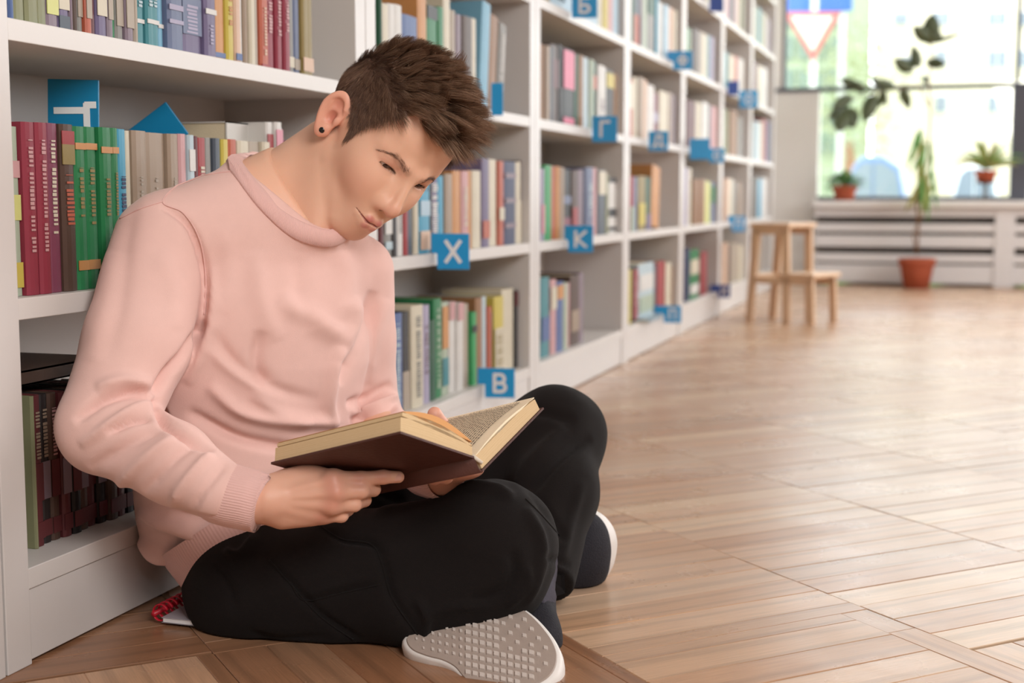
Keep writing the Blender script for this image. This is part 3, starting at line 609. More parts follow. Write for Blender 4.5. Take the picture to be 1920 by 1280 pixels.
def pot(x, y, z, r, h, parent):
    lathe('pot', [(r * .68, 0), (r * .9, h * .75), (r * .9, h * .76), (r, h * .77), (r, h), (r * .9, h), (r * .87, h * .88), (.001, h * .87)], (x, y, z), TERR, parent)
    lathe('soil', [(r * .86, h * .80), (r * .86, h * .9), (.002, h * .91)], (x, y, z), SOIL, parent, 16)
def rel(p, o): return tuple(np.array(p) - np.array(o))
# tall rubber plant on the floor
yp = YW - .38
pc = on_floor(1719, 531); pc = np.array((on_y(1719, 500, yp)[0], yp, 0))
rp_ = empty('rubber_plant', tuple(pc), label='tall thin rubber plant in a terracotta pot on the floor by the window', cat='potted plant')
k = FPX / proj(pc)[2]
pot(0, 0, 0, 34 / k, 56 / k, rp_)
W_ = lambda u, v, dy=0: on_y(u, v, yp + dy) - pc
tube('stem', [W_(1719, 478), W_(1722, 420), W_(1718, 370), W_(1740, 300), W_(1744, 230), W_(1742, 150), W_(1746, 100), W_(1744, 60)], [.008, .008, .007, .006, .006, .005, .004, .003], STEM, rp_)
tube('branch', [W_(1742, 200), W_(1722, 160), W_(1690, 165), W_(1650, 172), W_(1610, 180), W_(1580, 205)], [.005, .005, .004, .004, .004, .003], STEM, rp_)
tube('branch', [W_(1719, 478), W_(1712, 440), W_(1735, 380), W_(1740, 330)], [.006, .005, .004, .003], STEM, rp_)
rl = random.Random(5)
for (u0, v0, u1, v1, w_) in [(1744, 75, 1748, 22, 26), (1744, 85, 1738, 30, 24), (1744, 80, 1712, 46, 20), (1746, 82, 1806, 58, 7), (1746, 80, 1755, 50, 28), (1722, 128, 1712, 82, 17), (1735, 118, 1774, 118, 17), (1712, 135, 1676, 108, 20), (1712, 130, 1700, 110, 18), (1728, 150, 1745, 145, 15), (1690, 165, 1706, 203, 16), (1652, 172, 1664, 196, 10), (1640, 175, 1620, 226, 24), (1650, 160, 1634, 142, 12), (1610, 165, 1575, 145, 16), (1600, 180, 1560, 200, 20), (1585, 200, 1572, 246, 30), (1590, 200, 1600, 240, 26), (1620, 175, 1600, 150, 15), (1680, 165, 1640, 150, 16), (1660, 170, 1645, 200, 14), (1575, 205, 1552, 222, 14)]:
    leaf('leaf', W_(u0, v0), W_(u1, v1, rl.uniform(-.1, .1)), w_ * 1.2 / k, LEAFD, rp_, .05, up=(rl.uniform(-.1, .1), 1, rl.uniform(-.1, .1)))
for i in range(26):
    u = 1738 + rl.uniform(-14, 12); v = rl.uniform(235, 350)
    leaf('leaf', W_(u, v), W_(u + rl.uniform(-32, 12), v + rl.uniform(35, 75), rl.uniform(-.12, .1)), rl.uniform(5, 9) / k, LEAFY if i % 2 else LEAFG, rp_, .1, up=(.2, 1, .2), n=4)
# bushy plant on the sill
ys = YW - .10
def sill_plant(u, v, label, name):
    c = on_y(u, v, ys); c[2] = z_sill
    return empty(name, tuple(c), label=label, cat='potted plant'), c
r1, c1_ = sill_plant(1583, 373, 'bushy green plant in a terracotta pot on the window sill', 'bushy_plant')
k1 = FPX / proj(c1_)[2]
pot(0, 0, 0, 24 / k1, 28 / k1, r1)
for i in range(170):
    th = rl.uniform(0, 6.28); rr_ = rl.uniform(.02, .13); hh = rl.uniform(.10, .19) * (1.15 - rr_ * 3)
    b_ = (rr_ * .5 * math.cos(th), rr_ * .3 * math.sin(th), .09)
    leaf('leaf', (rr_ * .8 * math.cos(th), rr_ * .5 * math.sin(th), hh), (rr_ * 1.25 * math.cos(th) + rl.uniform(-.02, .02), rr_ * .8 * math.sin(th), hh + rl.uniform(-.02, .04)), rl.uniform(.025, .04), LEAFG if i % 3 else LEAFD, r1, .3, n=3)
for i in range(8):
    th = i * .8; tube('stem', [(0, 0, .08), (.04 * math.cos(th), .03 * math.sin(th), .14), (.08 * math.cos(th), .05 * math.sin(th), .18)], .003, LEAFG, r1, 5)
# spiky plant
r2, c2_ = sill_plant(1848, 340, 'spiky pale green plant in a small pot near the window post', 'spiky_plant')
c2_ = on_y(1848, 342, YW - .12); r2.location = (c2_[0], c2_[1], z_sill)
hb = c2_[2] - z_sill
stand = r2
lathe('stand', [(.06, 0), (.06, .008), (.012, .015), (.012, hb - .01), (.07, hb - .005), (.07, hb)], (0, 0, 0), mat('dark_iron', '#5b5350', .6), r2, 16)
pot(0, 0, hb, .075, .08, r2)
for i in range(70):
    th = rl.uniform(0, 6.28); e = rl.uniform(.3, 1.35); ln = rl.uniform(.18, .34)
    d = np.array((math.cos(th) * math.cos(e), math.sin(th) * math.cos(e) * .3, math.sin(e)))
    leaf('leaf', (0, 0, hb + .08 + rl.uniform(0, .05)), tuple(np.array((0, 0, hb + .1)) + d * ln), .012, LEAFY if i % 3 else LEAFG, r2, .35, up=(.1, 1, .1), n=4)

# ---------------------------------------------------------------- outdoors beyond the window
tag(boxes('ground', [(-30, 40, YW + .2, 60, -.5, -.4)], mat('pavement_and_grass', '#9aa38a', .9, .2, .3, 5, .2, .4)), kind='structure')
tag(boxes('lawn', [(-10, 20, YW + .4, YW + 3.2, -.4, on_y(1600, 372, YW + 2)[2] - .15)], mat('lawn_green', '#86a860', .9, .2, .5, 80, .3, 5)), kind='structure')
BW = mat('cream_render', '#ded6c0', .85, .2, .2, 30, .05, 1)
BWn = mat('building_window', '#7f8c98', .25, .5)
YB = 30.0
bl = empty('apartment_building', (0, YB, -.4), label='cream apartment building with rows of windows across the street', cat='building')
xa, xb = on_y(1640, 100, YB)[0], on_y(2150, 100, YB)[0]
boxes('facade', [(xa, xb, 0, 6, 0, 6.3)], BW, bl)
kB = FPX / YB * 1.03
for (u, v, wu, hv) in [(1870, 35, 34, 28), (1870, 110, 34, 34), (1870, 195, 34, 34), (1765, 35, 30, 28), (1765, 110, 22, 34), (1690, 35, 26, 26), (1765, 195, 22, 34), (1700, 120, 26, 30), (1930, 35, 34, 28), (1930, 110, 34, 34)]:
    c = on_y(u, v, YB)
    f = boxes('window', [(c[0] - wu / kB / 2, c[0] + wu / kB / 2, -.05, .02, c[2] + .4 - hv / kB / 2, c[2] + .4 + hv / kB / 2)], mat('white_window_frame', '#dedede', .5), bl)
    for s in (-1, 1): boxes('pane', [(c[0] + s * wu / kB / 4 - wu / kB * .2, c[0] + s * wu / kB / 4 + wu / kB * .2, -.08, -.05, c[2] + .4 - hv / kB * .42, c[2] + .4 + hv / kB * .42)], BWn, f)
b2 = empty('office_building', (0, 24, -.4), label='grey-green building with a glazed front behind the road sign', cat='building')
xa, xb = on_y(1380, 100, 24)[0], on_y(1600, 100, 24)[0]
boxes('facade', [(xa, xb, 0, 5, 0, 5.0)], mat('grey_green_render', '#8f9d84', .8, .2, .1, 20, .08, .6), b2)
kC = FPX / 24
for u in range(1480, 1590, 28):
    for v in (30, 90, 150, 215, 270):
        c = on_y(u, v, 24)
        boxes('window', [(c[0] - 9 / kC, c[0] + 9 / kC, -.05, .02, c[2] + .4 - 20 / kC, c[2] + .4 + 20 / kC)], mat('green_grey_glass', '#5f7466', .3, .5), b2)
# road sign
ysn = 13.0
rsn = empty('road_sign', (0, 0, 0), label='white triangular road sign with a red border outside the window', cat='road sign')
c = [on_y(u, v, ysn) for u, v in ((1468, 22), (1577, 22), (1524, 115))]
rsn.location = (c[2][0], ysn, -.4)
def tri(shr, y0, y1, m, nm):
    ct = (c[0] + c[1] + c[2]) / 3
    pl = [(ct + (q - ct) * shr) for q in c]
    prism(nm, [(q[0] - c[2][0], q[2] + .4) for q in pl], (1, 0, 0), (0, 0, 1), (0, 1, 0), (0, y0, 0), y1 - y0, m, rsn)
tri(1.0, 0, .02, mat('sign_red', '#b05a5a', .6), 'border'); tri(.72, -.006, 0.0, mat('sign_white', '#c9d2c4', .5), 'sign_face')
boxes('pole', [(-.03, .03, .02, .08, 0, 4)], mat('galvanised_pole', '#c8cac8', .5), rsn)
q0, q1 = on_y(1462, -30, ysn), on_y(1592, 9, ysn)
tag(boxes('street_sign', [(q0[0], q1[0], ysn + .4, ysn + .43, q1[2], q0[2])], mat('sign_blue', '#2f62b8', .5), bevel=.01), label='blue street sign above the triangular road sign', cat='road sign')
SS = bpy.data.objects['street_sign']
boxes('post', [(q1[0] - .12, q1[0] - .06, ysn + .43, ysn + .48, -.4, q0[2])], mat('galvanised_pole', '#c8cac8', .5), SS)
# cars
def car(u0, u1, vb, vt, y, col, label):
    p0, p1 = on_y(u0, vb, y), on_y(u1, vt, y); ln = p1[0] - p0[0]; zb = -.40; hg = p1[2] - zb
    r = empty('car', (p0[0], y, zb), label=label, cat='car')
    m = mat('car_paint_' + col.strip('#'), col, .3, .5, coat=.5)
    body = [(0, .12), (.0, .35), (.04, .5), (.2, .56), (.33, .93), (.42, 1.0), (.62, 1.0), (.78, .92), (.88, .58), (.98, .5), (1, .3), (1, .12)]
    prism('body', [(a * ln, b_ * hg) for a, b_ in body], (1, 0, 0), (0, 0, 1), (0, 1, 0), (0, 0, 0), 1.7, m, r, .02)
    prism('side_window', [(a * ln, b_ * hg) for a, b_ in ((.25, .58), (.35, .9), (.43, .95), (.52, .95), (.52, .58))], (1, 0, 0), (0, 0, 1), (0, 1, 0), (0, -.01, 0), .01, BWn, r)
    prism('side_window', [(a * ln, b_ * hg) for a, b_ in ((.54, .58), (.54, .95), (.62, .95), (.75, .88), (.83, .58))], (1, 0, 0), (0, 0, 1), (0, 1, 0), (0, -.01, 0), .01, BWn, r)
    for f in (.2, .8):
        V, Fc = tube_data([(f * ln, -.03, hg * .2), (f * ln, .2, hg * .2)], hg * .2, 20); mesh('wheel', V, Fc, mat('tyre_rubber', '#3a3a3c', .8), r, True)
    return r
car(1535, 1730, 385, 292, 15.5, '#6683ae', 'blue car parked outside behind the bushy plant')
car(1745, 1900, 400, 305, 17.5, '#e4e9ec', 'white car parked outside behind the spiky plant')
# trees outside
def tree(u, y, h0, h1, rad, label, m):
    c = on_y(u, 300, y); r = empty('tree', (c[0], y, -.4), label=label, cat='tree')
    tube('trunk', [(0, 0, 0), (.05, 0, h0), (0, .1, h0 + .6)], [.12, .09, .06], STEM, r)
    V = []; Fc = []; rt_ = random.Random(int(u))
    for i in range(900):
        th = rt_.uniform(0, 6.28); ph = math.acos(rt_.uniform(-1, 1)); q = rad * rt_.uniform(.35, 1)
        p = np.array((q * math.cos(th) * math.sin(ph), q * math.sin(th) * math.sin(ph), (h0 + h1) / 2 + (h1 - h0) / 2 * q / rad * math.cos(ph)))
        a = np.array([rt_.gauss(0, 1) for _ in range(3)]); a /= np.linalg.norm(a); b_ = np.cross(a, (0.3, .5, .8)); s = .11
        n0 = len(V); V += [p, p + a * s, p + a * s * .6 + b_ * s * .5]; Fc.append((n0, n0 + 1, n0 + 2))
    o = mesh('foliage', V, Fc, m, r)
    return r
tree(1590, 20, 1.2, 3.6, .9, 'pale green tree outside behind the rubber plant', mat('pale_tree_leaf', '#a3ab86', .6))
# ================================================================ the sitting man
# helper: implicit surfaces meshed with surface nets
def smin(a, b_, k):
    h = np.maximum(k - np.abs(a - b_), 0) / k
    return np.minimum(a, b_) - h * h * k * .25
def smax(a, b_, k): return -smin(-a, -b_, k)
def sph(c, r):
    c = np.array(c, np.float32)
    return lambda p: np.sqrt(((p - c) ** 2).sum(-1)) - r
def cap(a, b_, ra, rb=None):
    a = np.array(a, np.float32); b_ = np.array(b_, np.float32); d = b_ - a; dd = float(d @ d); rb = ra if rb is None else rb
    def f(p):
        q = p - a; t = np.clip((q @ d) / dd, 0, 1)
        return np.sqrt(((q - t[..., None] * d) ** 2).sum(-1)) - (ra + (rb - ra) * t)
    return f
def ecap(a, b_, wa, wb, na, nb, axis):
    """capsule with an elliptic section: half width wa->wb across, na->nb along axis"""
    a = np.array(a, np.float32); b_ = np.array(b_, np.float32); ax = np.array(axis, np.float32); ax /= np.linalg.norm(ax)
    d = b_ - a; dd = float(d @ d)
    def f(p):
        q = p - a; t = np.clip((q @ d) / dd, 0, 1); r = q - t[..., None] * d
        w_ = wa + (wb - wa) * t; n_ = na + (nb - na) * t
        al = r @ ax; rest = np.sqrt(np.maximum((r * r).sum(-1) - al * al, 1e-12))
        k0 = np.sqrt((rest / w_) ** 2 + (al / n_) ** 2) + 1e-9; k1 = np.sqrt((rest / w_ ** 2) ** 2 + (al / n_ ** 2) ** 2) + 1e-9
        return k0 * (k0 - 1) / k1
    return f
def ell(c, r, R=None):
    c = np.array(c, np.float32); r = np.array(r, np.float32); R = None if R is None else np.array(R, np.float32)
    def f(p):
        q = p - c
        if R is not None: q = q @ R.T
        k0 = np.sqrt(((q / r) ** 2).sum(-1)) + 1e-9; k1 = np.sqrt(((q / r ** 2) ** 2).sum(-1)) + 1e-9
        return k0 * (k0 - 1) / k1
    return f
def U(*fs, k=.02):
    def f(p):
        v = fs[0](p)
        for g in fs[1:]: v = smin(v, g(p), k)
        return v
    return f
def nets(f, lo, hi, h, refine=2):
    lo = np.array(lo, np.float32); B = 8
    nb = np.ceil((np.array(hi) - lo) / (h * B)).astype(int); n = nb * B + 1
    V = np.full(tuple(n), 1.0, np.float32)
    g = np.stack(np.meshgrid(*[np.arange(k) for k in nb], indexing='ij'), -1).reshape(-1, 3)
    cen = lo + (g * B + B / 2).astype(np.float32) * h
    fc = f(cen); rad = B * h * .87
    keep = np.abs(fc) < rad * 1.9
    offs = np.stack(np.meshgrid(*[np.arange(B + 1)] * 3, indexing='ij'), -1)
    for (i, j, k), v in zip(g[~keep], fc[~keep]):
        V[i * B:i * B + B + 1, j * B:j * B + B + 1, k * B:k * B + B + 1] = v
    gk = g[keep]
    for s in range(0, len(gk), 512):
        gg = gk[s:s + 512]
        pts = lo + ((gg[:, None, None, None, :] * B + offs[None]) * h).astype(np.float32)
        vals = f(pts.reshape(-1, 3)).reshape(len(gg), B + 1, B + 1, B + 1)
        for (i, j, k), vv in zip(gg, vals): V[i * B:i * B + B + 1, j * B:j * B + B + 1, k * B:k * B + B + 1] = vv
    S = V < 0
    c = [S[:-1, :-1, :-1], S[1:, :-1, :-1], S[:-1, 1:, :-1], S[1:, 1:, :-1], S[:-1, :-1, 1:], S[1:, :-1, 1:], S[:-1, 1:, 1:], S[1:, 1:, 1:]]
    sm = sum(x.astype(np.int8) for x in c); act = (sm > 0) & (sm < 8)
    idx = np.argwhere(act); vid = np.full(act.shape, -1, np.int64); vid[act] = np.arange(len(idx))
    co = [(0, 0, 0), (1, 0, 0), (0, 1, 0), (1, 1, 0), (0, 0, 1), (1, 0, 1), (0, 1, 1), (1, 1, 1)]
    cv = [V[idx[:, 0] + a, idx[:, 1] + b_, idx[:, 2] + d] for a, b_, d in co]
    acc = np.zeros((len(idx), 3)); cnt_ = np.zeros(len(idx))
    for i in range(8):
        for j in range(i + 1, 8):
            if sum(abs(co[i][t] - co[j][t]) for t in range(3)) != 1: continue
            m = (cv[i] < 0) != (cv[j] < 0); t = np.where(m, cv[i] / (cv[i] - cv[j] + 1e-20), 0)
            pt = np.array(co[i]) + t[:, None] * (np.array(co[j]) - np.array(co[i]))
            acc += pt * m[:, None]; cnt_ += m
    P_ = lo + (idx + acc / cnt_[:, None]) * h
    quads = []
    for ax in range(3):
        a1, a2 = (ax + 1) % 3, (ax + 2) % 3
        sl0 = [slice(None)] * 3; sl1 = [slice(None)] * 3; sl0[ax] = slice(0, -1); sl1[ax] = slice(1, None)
        A = S[tuple(sl0)]; Bb = S[tuple(sl1)]; e = np.argwhere(A != Bb)
        ok = (e[:, a1] > 0) & (e[:, a2] > 0) & (e[:, a1] < act.shape[a1]) & (e[:, a2] < act.shape[a2]); e = e[ok]
        ins = A[e[:, 0], e[:, 1], e[:, 2]]
        q = []
        for d1, d2 in ((0, 0), (-1, 0), (-1, -1), (0, -1)):
            t = e.copy(); t[:, a1] += d1; t[:, a2] += d2; q.append(vid[t[:, 0], t[:, 1], t[:, 2]])
        q = np.stack(q, 1); q[~ins] = q[~ins][:, ::-1]; quads.append(q)
    Q = np.concatenate(quads); Q = Q[(Q >= 0).all(1)]
    P_ = P_.astype(np.float32)
    for _ in range(refine):
        e = h * .3; v = f(P_)
        gr_ = np.stack([(f(P_ + np.eye(3, dtype=np.float32)[k] * e) - f(P_ - np.eye(3, dtype=np.float32)[k] * e)) / (2 * e) for k in range(3)], 1)
        st_ = v[:, None] * gr_ / np.maximum((gr_ ** 2).sum(1), .3)[:, None]
        ln = np.linalg.norm(st_, axis=1, keepdims=True); st_ *= np.minimum(1, h * .5 / (ln + 1e-9))
        P_ = P_ - st_
    return P_, Q
def normals(Vv, Q):
    a, b_, c, d = (Vv[Q[:, i]] for i in range(4))
    fn = np.cross(c - a, d - b_); N_ = np.zeros_like(Vv)
    for i in range(4): np.add.at(N_, Q[:, i], fn)
    return N_ / (np.linalg.norm(N_, axis=1, keepdims=True) + 1e-12)
def smooth_mesh(Vv, Q, it, lam=.5):
    for _ in range(it):
        S_ = np.zeros_like(Vv); n_ = np.zeros(len(Vv))
        for i in range(4):
            np.add.at(S_, Q[:, i], Vv[Q[:, (i + 1) % 4]]); np.add.at(n_, Q[:, i], 1)
            np.add.at(S_, Q[:, i], Vv[Q[:, (i - 1) % 4]]); np.add.at(n_, Q[:, i], 1)
        Vv = Vv + lam * (S_ / np.maximum(n_, 1)[:, None] - Vv)
    return Vv
def npmesh(name, Vv, Q, mats, parent=None, attrs=None):
    me = bpy.data.meshes.new(name); me.vertices.add(len(Vv)); me.vertices.foreach_set('co', np.asarray(Vv, np.float32).ravel())
    Q = np.asarray(Q, np.int32); k = Q.shape[1]
    me.loops.add(Q.size); me.loops.foreach_set('vertex_index', Q.ravel()); me.polygons.add(len(Q))
    me.polygons.foreach_set('loop_start', np.arange(0, Q.size, k, dtype=np.int32))
    me.update(calc_edges=True); me.validate(); me.polygons.foreach_set('use_smooth', [True] * len(me.polygons))
    for an, (ty, da) in (attrs or {}).items():
        a = me.attributes.new(an, ty, 'POINT'); a.data.foreach_set('color' if 'COLOR' in ty else ('vector' if ty == 'FLOAT_VECTOR' else 'value'), np.asarray(da, np.float32).ravel())
    return link(name, me, mats, parent)
def seg_dist2(pu, poly):
    """2D distance from points pu (n,2) to polyline and the parameter along it (0..1)"""
    poly = np.array(poly, float); best = np.full(len(pu), 1e9); tt = np.zeros(len(pu)); n = len(poly) - 1
    for i in range(n):
        a, b_ = poly[i], poly[i + 1]; d = b_ - a; t = np.clip(((pu - a) @ d) / (d @ d), 0, 1)
        ds = np.linalg.norm(pu - a - t[:, None] * d, axis=1); m = ds < best
        best[m] = ds[m]; tt[m] = (i + t[m]) / n
    return best, tt
def catmull(pts, n=8):
    pts = [np.array(p, float) for p in pts]; out = []
    for i in range(len(pts) - 1):
        p0 = pts[max(i - 1, 0)]; p1 = pts[i]; p2 = pts[i + 1]; p3 = pts[min(i + 2, len(pts) - 1)]
        for s in range(n):
            t = s / n; out.append(.5 * ((2 * p1) + (-p0 + p2) * t + (2 * p0 - 5 * p1 + 4 * p2 - p3) * t * t + (-p0 + 3 * p1 - 3 * p2 + p3) * t ** 3))
    out.append(pts[-1]); return out
def fold(Vv, N_, folds):
    """cloth creases: polylines given where they lie on the surface facing the room"""
    d = Vv - EYE; z = d @ FW; pu = np.stack([960 + FPX * (d @ RT) / z, 640 - FPX * (d @ UP) / z], 1)
    face = np.clip(-(N_ @ FW) * 3 + .3, 0, 1)
    out = np.zeros(len(Vv))
    for pts, wpx, amp in folds:
        poly = catmull(pts, 6); ds, tt = seg_dist2(pu, poly)
        taper = np.clip(np.minimum(tt, 1 - tt) * 4, 0, 1) ** .7
        out += amp * np.exp(-(ds / wpx) ** 2) * taper
    return out * face, pu
# skin, cloth materials
def skin_material():
    m = bpy.data.materials.new('skin'); m.use_nodes = True; nt = m.node_tree; L = nt.links; b = nt.nodes['Principled BSDF']
    a = nt.nodes.new('ShaderNodeAttribute'); a.attribute_name = 'tone'
    tc = nt.nodes.new('ShaderNodeTexCoord'); n = nt.nodes.new('ShaderNodeTexNoise'); n.inputs['Scale'].default_value = 55; n.inputs['Detail'].default_value = 5; L.new(tc.outputs['Object'], n.inputs['Vector'])
    mx = nt.nodes.new('ShaderNodeMix'); mx.data_type = 'RGBA'; mx.blend_type = 'MULTIPLY'; mx.inputs[0].default_value = .22
    L.new(a.outputs['Color'], mx.inputs[6]); L.new(n.outputs['Color'], mx.inputs[7])
    hs = nt.nodes.new('ShaderNodeMixRGB') if False else None
    L.new(a.outputs['Color'], b.inputs['Base Color'])
    b.inputs['Roughness'].default_value = .48; b.inputs['Specular IOR Level'].default_value = .4
    b.inputs['Subsurface Weight'].default_value = .22; b.inputs['Subsurface Radius'].default_value = (1, .35, .2); b.inputs['Subsurface Scale'].default_value = .006
    n2 = nt.nodes.new('ShaderNodeTexNoise'); n2.inputs['Scale'].default_value = 700; n2.inputs['Detail'].default_value = 2; L.new(tc.outputs['Object'], n2.inputs['Vector'])
    bp = nt.nodes.new('ShaderNodeBump'); bp.inputs['Strength'].default_value = .12; bp.inputs['Distance'].default_value = .0006
    L.new(n2.outputs['Fac'], bp.inputs['Height']); L.new(bp.outputs[0], b.inputs['Normal'])
    return m
SKIN = skin_material()
def lin(s): return np.array(hexc(s)[:3])
SK = lin('#e6b69b'); SKR = lin('#c77f6b'); LIP = lin('#c87470'); EARC = lin('#e39c86'); STUB = lin('#bb9a88'); HAIRC = lin('#5a443a')
PINK = mat('pink_sweatshirt_fleece', '#e6beb5', .95, .12, .22, 1100, .03, 60, sheen=.2)
PINKR = mat('pink_ribbed_knit', '#e3b8b1', .95, .15, .25, 900, .03, 60, sheen=.3)
BLACK = mat('black_cotton_twill', '#171211', .9, .18, .5, 1100, .12, 25, sheen=.03)
man = empty('person', tuple(P(480, 1180, 1.95) * np.array((1, 1, 0))), label='young man in a pink sweatshirt sitting cross-legged on the floor reading an open book', cat='person')
MO = np.array(man.location)
def adopt(o):
    """parent to the man, keeping the place in the room"""
    o.parent = man; o.location = tuple(-MO); return o

# ---- joints
RSH = P(300, 452, 1.885); LSH = P(672, 505, 2.09)
LAT = (LSH - RSH) / np.linalg.norm(LSH - RSH)
CH0, CH1 = P(455, 850, 2.04), P(500, 480, 1.985)
UPT = (CH1 - CH0) / np.linalg.norm(CH1 - CH0); LATT = LAT - UPT * (LAT @ UPT); LATT /= np.linalg.norm(LATT)
NRM = np.cross(LATT, UPT)
REL = P(190, 806, 1.775); RCF = P(432, 934, 1.70); RWR = P(492, 938, 1.695)
LEL = P(688, 785, 2.12); LCF = P(800, 886, 1.93); LWR = P(828, 893, 1.885)
PEL = P(440, 1010, 2.07); RHIP = P(445, 1085, 1.93); LHIP = P(620, 1015, 2.14)
RKN = P(925, 1015, 1.875); LKN = P(1043, 818, 2.20)
NB = P(540, 395, 1.985)
HO = np.array([-0.78591908, 1.81511303, 0.66802151])
HW = np.array([[0.36501027, 0.84979473, -0.38028466], [0.71983871, 0.00143826, 0.69413988], [0.59042335, -0.5271118, -0.61119016]])  # rows: his left, up, forward
HWf = HW.astype(np.float32)
def hw(x, y, z): return HO + HW.T @ np.array([x, y, z])

# ---- head in its own frame (x his left, y up, z forward)
def mir(f): return lambda p: f(np.concatenate([np.abs(p[..., :1]), p[..., 1:]], -1))
skull = U(ell((0, .050, -.024), (.0815, .090, .103)), ell((0, .057, .028), (.066, .060, .060)), ell((0, .005, .010), (.064, .075, .070)), k=.03)
jaw = U(ell((0, -.045, .035), (.046, .062, .05)), mir(cap((.050, -.045, .004), (.022, -.097, .058), .016, .013)), ell((0, -.098, .064), (.021, .017, .018)), mir(ell((.040, -.010, .044), (.024, .028, .028))), k=.026)
muzz = ell((0, -.062, .072), (.028, .028, .026))
brow = U(mir(cap((.046, .0345, .061), (.013, .0290, .0865), .0085, .008)), cap((-.013, .029, .0865), (.013, .029, .0865), .007), k=.01)
nose = U(cap((0, .024, .0915), (0, -.020, .1105), .0058, .0072), ell((0, -.0285, .1075), (.0105, .0100, .0125)), mir(ell((.0125, -.031, .094), (.0075, .0085, .0115))), mir(cap((.0055, .016, .0845), (.0100, -.022, .0925), .0065, .0085)), k=.010)
socket = mir(ell((.034, .023, .096), (.021, .0120, .016)))
lidb = mir(ell((.0345, .0220, .0650), (.0165, .0120, .0158)))
cheekn = mir(ell((.027, -.024, .066), (.020, .022, .019)))
# lips
upl = U(mir(cap((.023, -.0645, .0845), (.009, -.0595, .0965), .0022, .0042)), cap((-.009, -.0595, .0965), (.009, -.0595, .0965), .004), k=.006)
lol = U(mir(cap((.021, -.0665, .0845), (.007, -.0700, .0935), .0030, .0055)), cap((-.007, -.0700, .0935), (.007, -.0700, .0935), .0054), k=.007)
mline = U(mir(cap((.0278, -.0600, .0835), (.012, -.0645, .0995), .0007, .0010)), cap((-.012, -.0645, .0995), (.012, -.0645, .0995), .0011), k=.003)
nostril = mir(ell((.0065, -.0385, .104), (.0035, .0035, .0055)))
aper = mir(ell((.0345, .0125, .0825), (.0142, .0036, .0125)))
lidline = mir(U(cap((.016, .0075, .0815), (.031, .0055, .0845), .0009), cap((.031, .0055, .0845), (.0465, .0095, .0765), .0009), k=.002))
lidcr = mir(U(cap((.022, .0235, .0825), (.034, .0270, .0825), .0005), cap((.034, .0270, .0825), (.048, .0245, .0755), .0005), k=.002))
# ears
EARR = np.array([[.80, .0, .60], [.03, .985, -.10], [-.60, .10, .79]]); EARR = np.linalg.qr(EARR.T)[0].T
EARR *= np.sign(np.diag(EARR))[:, None]
EC = np.array((.0885, .004, -.020))
def ear_raw(p):
    q = (p - EC.astype(np.float32)) @ EARR.astype(np.float32).T     # x outward, y up, z forward in the ear's own frame
    x, y, z = q[..., 0], q[..., 1], q[..., 2]
    ang = np.arctan2(y, z)
    wz = .0185 - .0045 * np.clip((.008 - y) / .03, 0, 1)
    rr_ = np.sqrt((z / wz) ** 2 + (y / .0325) ** 2)
    plate = np.maximum(np.abs(x + .001) - .0034, (rr_ - 1) * .016)
    rim_r = np.sqrt(((rr_ - .90) * .017) ** 2 + (x - .0030) ** 2) - .0034
    rim_r = rim_r + .004 * np.clip((z - .006) / .004, 0, 1) * np.clip((.016 - y) / .008, 0, 1)
    v = smin(plate, rim_r, .004)
    ah = np.sqrt(((np.sqrt((z / .0125) ** 2 + ((y - .001) / .021) ** 2) - .9) * .012) ** 2 + (x - .0012) ** 2) - .0026
    ah = ah + .008 * np.clip((z - .002) / .004, 0, 1); v = smin(v, ah, .004)
    conch = np.sqrt(((z - .0035) / .0090) ** 2 + ((y + .0035) / .0115) ** 2 + ((x - .0060) / .0078) ** 2) - 1
    v = smax(v, -conch * .010, .0015)
    fossa = np.sqrt(((z - .001) / .008) ** 2 + ((y - .0165) / .008) ** 2 + ((x - .0045) / .004) ** 2) - 1
    v = smax(v, -fossa * .004, .003)
    trag = np.sqrt(((z - .0125) / .0045) ** 2 + ((y + .004) / .0065) ** 2 + ((x - .0015) / .0042) ** 2) - 1
    v = smin(v, trag * .004, .004)
    lobe = np.sqrt(((z - .004) / .0095) ** 2 + ((y + .0265) / .0095) ** 2 + ((x + .0005) / .0046) ** 2) - 1
    return smin(v, lobe * .005, .006)
ear = mir(ear_raw)
def face_sdf(p):
    v = smin(skull(p), jaw(p), .028)
    v = smin(v, muzz(p), .022)
    v = smin(v, cheekn(p), .03)
    v = smax(v, -socket(p), .016)
    v = smin(v, brow(p), .014)
    v = smin(v, lidb(p), .006)
    v = smin(v, nose(p), .012)
    v = smin(v, upl(p), .005); v = smin(v, lol(p), .006)
    v = smax(v, -mline(p), .0022); v = smax(v, -nostril(p), .002)
    v = smax(v, -aper(p), .0012)
    v = smin(v, ear(p), .006)
    return v
def to_head(p): return (p - HO.astype(np.float32)) @ HWf.T
NKA = P(548, 400, 2.0); NKB = hw(0, -.035, -.032)
neckf = U(cap(NKA, NKB, .062, .057), cap(P(512, 374, 2.0), P(620, 298, 2.0), .060, .053), cap(hw(-.045, -.03, -.02), P(590, 440, 1.93), .016, .014), cap(hw(0, -.070, -.005), P(580, 420, 1.975), .026, .035), k=.045)
def head_world(p):
    return smin(face_sdf(to_head(p)), neckf(p), .007)
